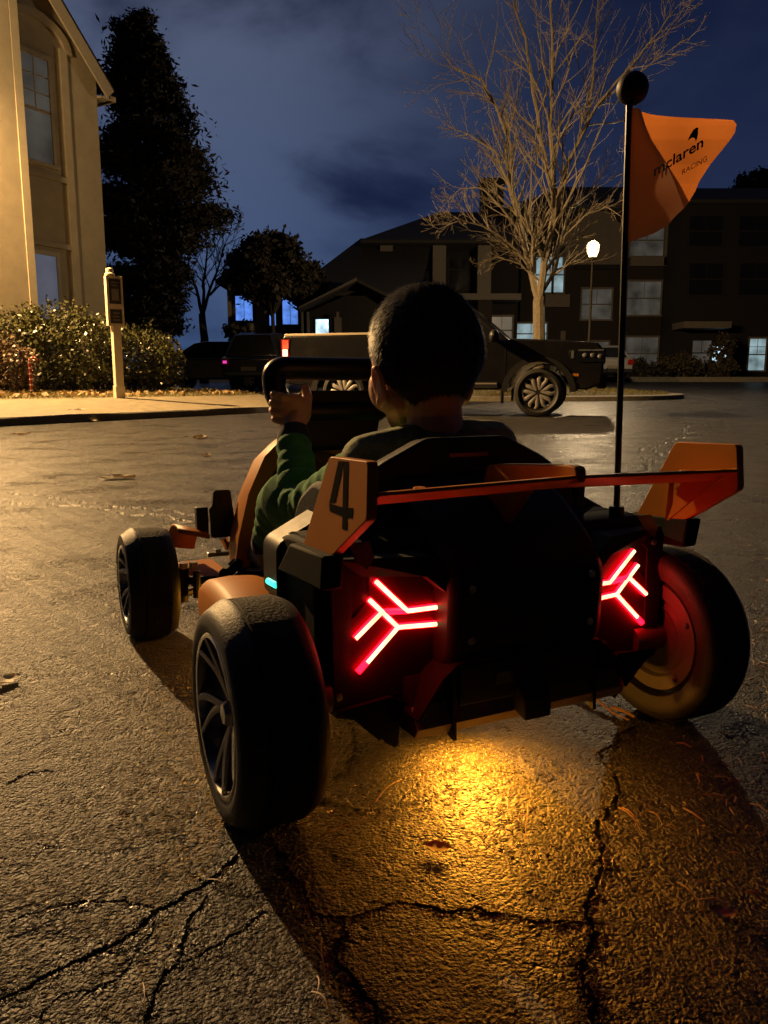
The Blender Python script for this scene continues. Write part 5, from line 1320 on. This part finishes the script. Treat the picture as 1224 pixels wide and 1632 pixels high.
mb = MB(); mb.box(bx_-1.0, bx_+.56, -.905, -.83, 1.245, 1.285); mb.box(bx_-1.0, bx_+.56, .83, .905, 1.245, 1.285); mb.build('bed_rail', M['siding'], truck, bevel=.008)
mb = MB(); mb.box(bx_-.95, bx_+.55, -.82, .82, 1.24, 1.262); mb.build('bed_cover', M['trim'], truck, smooth=False)
mb = MB(); mb.box(fx+.90, fx+.955, -.66, .66, .80, 1.0); gr = mb.build('grille', M['trim'], truck, bevel=.01)
mb = MB(); mb.box(fx+.953, fx+.962, -.66, .66, .895, .925); mb.build('grille_bar', M['head'], gr, smooth=False)
mb = MB(); mb.box(fx+.84, fx+.985, -.86, .86, .42, .62); mb.build('bumper', M['trim'], truck, bevel=.03); mb = MB(); mb.box(bx_-1.10, bx_-.98, -.84, .84, .50, .68); mb.build('bumper', M['trim'], truck, bevel=.03)
for yy in (-.62, -.48, .48, .62): mb = MB(); mb.ball((fx+.985, yy, .70), (.012, .045, .03), 10, 8); mb.build('fog_lamp', M['head'], truck)
mb = MB(); vs = [(fx-.50, -.74, 1.17), (fx-.50, .74, 1.17), (fx-1.085, .62, 1.655), (fx-1.085, -.62, 1.655)]; nrm = Vector((.65, 0, .76))*.012
mb.add([tuple(Vector(v)+nrm) for v in vs], [(0, 1, 2, 3)]); mb.build('windscreen', M['glass'], cab, smooth=False)
mb = MB(); mb.prism([(fx+.78, 1.075), (fx+.3, 1.118), (fx-.42, 1.163), (fx-.42, 1.175), (fx+.3, 1.145), (fx+.76, 1.09)], 'y', -.62, .62); mb.build('bonnet_bulge', M['truck'], body, bevel=.02)

def small_car(name, label, loc, rz, paint, L=4.4, H=1.48, suv=False, lit=None):
    e = empty(name, loc, rz, label, 'car'); wb = 2.65; f_, r_ = wb/2, -wb/2; R = .33
    pr_ = [(r_-.82, .45)]+[(x, z-.03) for x, z in arch(r_, .41, .40)[::-1]]+[(r_+.5, .32), (f_-.5, .32)]+[(x, z-.03) for x, z in arch(f_, .41, .40)[::-1]]+[(f_+.82, .40), (f_+.88, .62), (f_+.80, .80), (f_-.20, .95), (r_-.70, 1.0), (r_-.86, .92)]
    mb = MB(); mb.prism(pr_, 'y', -.87, .87); mb.build('body', M[paint], e, bevel=.05, segs=3)
    cp_ = [(f_-.10, .94), (f_-.85, H-.06), (f_-1.2, H), (r_-.15, H-.02), (r_-.55 if suv else r_-.35, H-.10), (r_-.74, .98)]
    mb = MB(); vs = []; n = len(cp_)
    for sg in (-1, 1):
        for x, z in cp_: vs.append((x, sg*(.83-.20*(z-.94)/.5), z))
    mb.add(vs, [tuple(range(n)), tuple(range(n, 2*n))[::-1]]+[(k, k+n, (k+1) % n+n, (k+1) % n) for k in range(n)]); cb_ = mb.build('cabin', M[paint], e, bevel=.035, segs=3)
    for sg in (-1, 1):
        for poly in ([(f_-.28, .98), (f_-.90, H-.10), (f_-1.2, H-.07), (f_-1.2, .98)], [(f_-1.28, .98), (f_-1.28, H-.07), (r_-.10, H-.09), (r_-.42, .99)]):
            mb = MB(); sy = lambda z: .83-.20*(z-.94)/.5
            vs = [(x, sg*(sy(z)+.004), z) for x, z in poly]+[(x, sg*(sy(z)-.01), z) for x, z in poly]
            mb.add(vs, [(0, 1, 2, 3), (7, 6, 5, 4)]+[(k, (k+1) % 4, (k+1) % 4+4, k+4) for k in range(4)]); mb.build('window', M['glass'], cb_, smooth=False)
        mb = MB(); mb.box(r_-.875, r_-.70, sg*.62, sg*.872, .72, .92); mb.build('taillight', M['taildim'], e, bevel=.01)
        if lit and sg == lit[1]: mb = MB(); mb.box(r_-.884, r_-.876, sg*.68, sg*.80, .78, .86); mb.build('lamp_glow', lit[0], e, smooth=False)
        mb = MB(); mb.box(f_+.66, f_+.86, sg*.52, sg*.872, .62, .76); mb.build('headlight', M['head'], e, bevel=.02)
        mb = MB(); mb.ball((f_-.40, sg*.95, 1.0), (.06, .11, .075), 12, 8); mb.build('mirror', M['trim'], e)
        for x in (f_, r_): car_wheel(e, x, sg*.76, R, .22, sg, 5)
    mb = MB(); vs = [(r_-.70, -.66, 1.0), (r_-.70, .66, 1.0), (r_-.50 if suv else r_-.34, .56, H-.12), (r_-.50 if suv else r_-.34, -.56, H-.12)]; mb.add([(v[0]-.03, v[1], v[2]+.004) for v in vs], [(0, 1, 2, 3)]); mb.build('rear_window', M['glass'], cb_, smooth=False)
    mb = MB(); mb.box(r_-.884, r_-.87, -.24, .24, .56, .68); mb.build('number_plate', M['ltrim'], e, smooth=False)
    mb = MB(); mb.box(r_-.90, r_-.80, -.84, .84, .40, .56); mb.build('bumper', M['trim'], e, bevel=.04); mb = MB(); mb.box(f_+.80, f_+.92, -.82, .82, .36, .52); mb.build('bumper', M['trim'], e, bevel=.04)
    return e
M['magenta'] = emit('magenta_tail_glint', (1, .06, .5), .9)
def floor_at(px, Y): x = at_y(px, 600, Y)[0]; return (x, Y, gz(x, Y))
c1 = small_car('parked_car', 'dark hatchback parked side on behind the verge left of the black suv', floor_at(345, 25.2), rad(172), 'dkcar', H=1.50)
c2 = small_car('parked_car', 'black suv seen from behind between the hatchback and the pickup', floor_at(438, 25.0), rad(78), 'dkcar', H=1.72, suv=True, lit=(M['magenta'], 1))
c3 = small_car('parked_car', 'silver car mostly hidden behind the pickup front beside the flag pole', floor_at(938, 33.0), rad(100), 'whcar', H=1.52)

# ------------------------------------------------------------------ leaves, straw and twigs on the paving
def leaf_obj(name, label, px, py, size, mt, seed, group=None, cat='leaf', z=0.0, parts=1):
    r_ = random.Random(seed); g = ground_pt(px, py, z); mb = MB()
    for q in range(parts):
        a0 = r_.uniform(0, 2*pi); off = Vector((r_.gauss(0, size*.7), r_.gauss(0, size*.7), 0)) if q else Vector((0, 0, 0)); n = 10; vs = []; fs = []
        for i in range(n+1):
            t = i/n; w = size*.42*math.sin(pi*min(t*1.05, 1))**.8*(1+.25*math.sin(t*19+seed)); x = (t-.5)*size*1.3
            for s_ in (-1, -.5, 0, .5, 1): vs.append(Vector((x, w*s_, .004+size*(.12*abs(s_)**1.6*r_.uniform(.5, 1.1)+.12*(t-.5)**2*2))))
        for i in range(n):
            for k in range(4): fs.append((i*5+k, i*5+k+1, (i+1)*5+k+1, (i+1)*5+k))
        mb.tube([(-.65*size, 0, .006+size*.1), (-.95*size, .05*size, .012)], size*.02, 4)
        R_ = Matrix.Rotation(a0, 3, 'Z'); o = len(mb.v); mb.v += [tuple(R_ @ v+off) for v in vs]; mb.f += [tuple(i+o for i in f) for f in fs]
    ob = mb.build(name, M[mt], None, angle=80); ob.location = (g[0], g[1], z+.001)
    return tag(ob, label, cat, group)
def gp(px, py): g = ground_pt(px, py); return g
leaf_obj('dead_leaf', 'pale curled dead leaf on the left asphalt above the black front wheel', 178, 764, .085, 'leafpale', 1)
leaf_obj('dead_leaf', 'dark crumpled leaf touching the pale curled leaf on the left asphalt', 198, 763, .10, 'leaf', 2)
leaf_obj('dead_leaf', 'brown crumpled dead leaf standing on the asphalt below the pavement', 318, 699, .15, 'leaf', 3)
leaf_obj('dead_leaf', 'small flat leaf on asphalt below the brown crumpled one', 328, 727, .08, 'leaf', 4)
leaf_obj('dead_leaf', 'tiny dark leaf near the left edge just below the kerb', 34, 693, .12, 'leaf', 5)
leaf_obj('dead_leaf', 'pair of pale leaves in the gutter under the kerb', 150, 672, .17, 'leafpale', 6, )
leaf_obj('dead_leaf', 'pale leaf lying on the lit pavement', 128, 655, .16, 'leafpale', 7, z=.16)
leaf_obj('dead_leaf', 'yellow narrow leaf at the left edge of the near asphalt', 12, 1090, .035, 'leafpale', 8)
leaf_obj('dead_leaf', 'orange dry leaf under the amber glow behind the kart', 697, 1358, .022, 'leaf', 9)
leaf_obj('dead_leaf', 'curled leaf near the straw at lower right', 1152, 1462, .018, 'straw', 11)
# pine straw: pairs of needles
def needle(px0, py0, px1, py1, bend, r=.0006, name='pine_straw'):
    a = Vector(gp(px0, py0)); b = Vector(gp(px1, py1)); mb = MB(); d = b-a; n_ = Vector((-d.y, d.x, 0)); pts = []
    for i in range(7):
        t = i/6; p = d*t+n_*bend*.6*math.sin(pi*t); pts.append((p.x, p.y, .001+.0035*math.sin(pi*t)*(1+bend)))
    mb.tube(pts, [r*(1.1-.5*i/6) for i in range(7)], 5); ob = mb.build(name, M['straw'], None); ob.location = (a.x, a.y, .0012); return ob
ND = [(428, 1398, 436, 1352, .25), (436, 1352, 441, 1350, .1), (458, 1398, 494, 1362, .12), (454, 1398, 480, 1380, -.1), (510, 1335, 585, 1310, -.05), (598, 1282, 640, 1245, .05), (785, 1330, 835, 1300, -.08), (838, 1338, 842, 1296, .03), (841, 1302, 850, 1272, .1), (855, 1302, 853, 1290, .5), (697, 1348, 700, 1312, -.3), (986, 1290, 1022, 1330, .08), (992, 1290, 1020, 1318, .02), (970, 1332, 976, 1310, .6), (1034, 1296, 1056, 1318, .06), (1062, 1320, 1080, 1326, .1), (966, 1386, 962, 1370, .2), (750, 1452, 790, 1448, .1), (840, 1418, 870, 1406, .05), (828, 1406, 860, 1404, .1), (936, 1508, 934, 1478, .1), (906, 1543, 940, 1524, -.1), (958, 1502, 1015, 1512, -.08), (1085, 1412, 1124, 1462, .06), (1142, 1450, 1165, 1472, -.2), (1160, 1362, 1195, 1378, .1), (1176, 1212, 1180, 1234, .1), (1130, 1326, 1158, 1310, -.1), (620, 1584, 655, 1578, .1), (500, 1512, 518, 1570, .12), (512, 1500, 520, 1566, -.05), (496, 1585, 524, 1622, .2), (505, 1560, 500, 1600, .2), (332, 1405, 372, 1423, .04), (352, 1405, 366, 1385, .06), (372, 1422, 386, 1406, -.1), (0, 1450, 120, 1412, .03), (10, 1492, 110, 1440, -.04), (172, 1513, 235, 1483, .02), (228, 1570, 230, 1617, .05), (180, 1352, 290, 1326, .02)]
for i, nd in enumerate(ND):
    tag(needle(*nd), 'thin dry pine needle lying on the rough near asphalt', 'pine needle', 'pine needles on the asphalt')
# long twig and a reddish needle pair by the right wheel
def twig(pp, r, label, name='twig', mt='straw'):
    P = [Vector(gp(*q)) for q in pp]; mb = MB(); mb.tube([(p-P[0])+Vector((0, 0, .004+.003*math.sin(i*1.3))) for i, p in enumerate(P)], [r*(1-.5*i/len(P)) for i in range(len(P))], 6); ob = mb.build(name, M[mt], None); ob.location = (P[0].x, P[0].y, .001); return tag(ob, label, 'twig')
twig([(905, 1098), (935, 1112), (955, 1125), (978, 1140), (1003, 1150)], .0022, 'long thin brown twig on the asphalt left of the right rear wheel')
twig([(975, 1133), (995, 1142), (1012, 1150)], .0030, 'reddish split straw lying at the end of the long twig')
# litter blown along the right hand side
proto = None; rr_ = random.Random(11)
for i in range(150):
    px = rr_.uniform(1090, 1240); py = rr_.uniform(770, 1330) if rr_.random() < .8 else rr_.uniform(700, 1600)
    if px < 1185 and 870 < py < 1150 and px < 1172: px = rr_.uniform(1178, 1250)
    g = gp(px, py)
    if proto is None or i < 6:
        mb = MB(); L_ = rr_.uniform(.008, .024); mb.tube([(0, 0, .002), (L_*.5, rr_.uniform(-.1, .1)*L_, .004), (L_, rr_.uniform(-.15, .15)*L_, .002)], [.0008, .0011, .0005], 5)
        ob = mb.build('straw_bit', M['leafpale'] if i % 2 else M['straw'], None); proto = (proto or [])+[ob]
    else: ob = rr_.choice(proto).copy(); COL.objects.link(ob)
    ob.location = (g[0], g[1], .0012); ob.rotation_euler = (0, 0, rr_.uniform(0, 6.28)); s_ = rr_.uniform(.5, 1.3); ob.scale = (s_, s_, s_)
    tag(ob, 'short scrap of straw scattered on the dark asphalt beside the right rear wheel', 'straw', 'straw scraps on the right asphalt')
# fallen leaves on the verge
pts = []
for _ in range(900):
    u = random.uniform(-6, 7.4); w = 1.80+abs(random.gauss(0, .7)); pts.append(lp(u, w, LH(w)+.03))
o = leaf_mesh('leaf_litter', pts, .085, 'leaf', None, flat=.4, elong=1.4); tag(o, 'dry fallen leaves strewn along the verge under the hedge', 'leaves', kind='stuff')

# ------------------------------------------------------------------ camera and render settings
cam = bpy.data.cameras.new('camera'); co = bpy.data.objects.new('camera', cam); COL.objects.link(co)
cam.sensor_fit = 'VERTICAL'; cam.sensor_height = 36; cam.lens = FPX/1632*36; cam.clip_start = .02; cam.clip_end = 2000
co.location = (0, 0, CAM_H); co.rotation_euler = (pi/2-PITCH, 0, 0)
S.camera = co
S.view_settings.view_transform = 'Standard'; S.view_settings.look = 'None'; S.view_settings.exposure = 0; S.view_settings.gamma = 1
S.cycles.sample_clamp_indirect = 4
S.cycles.use_denoising = True
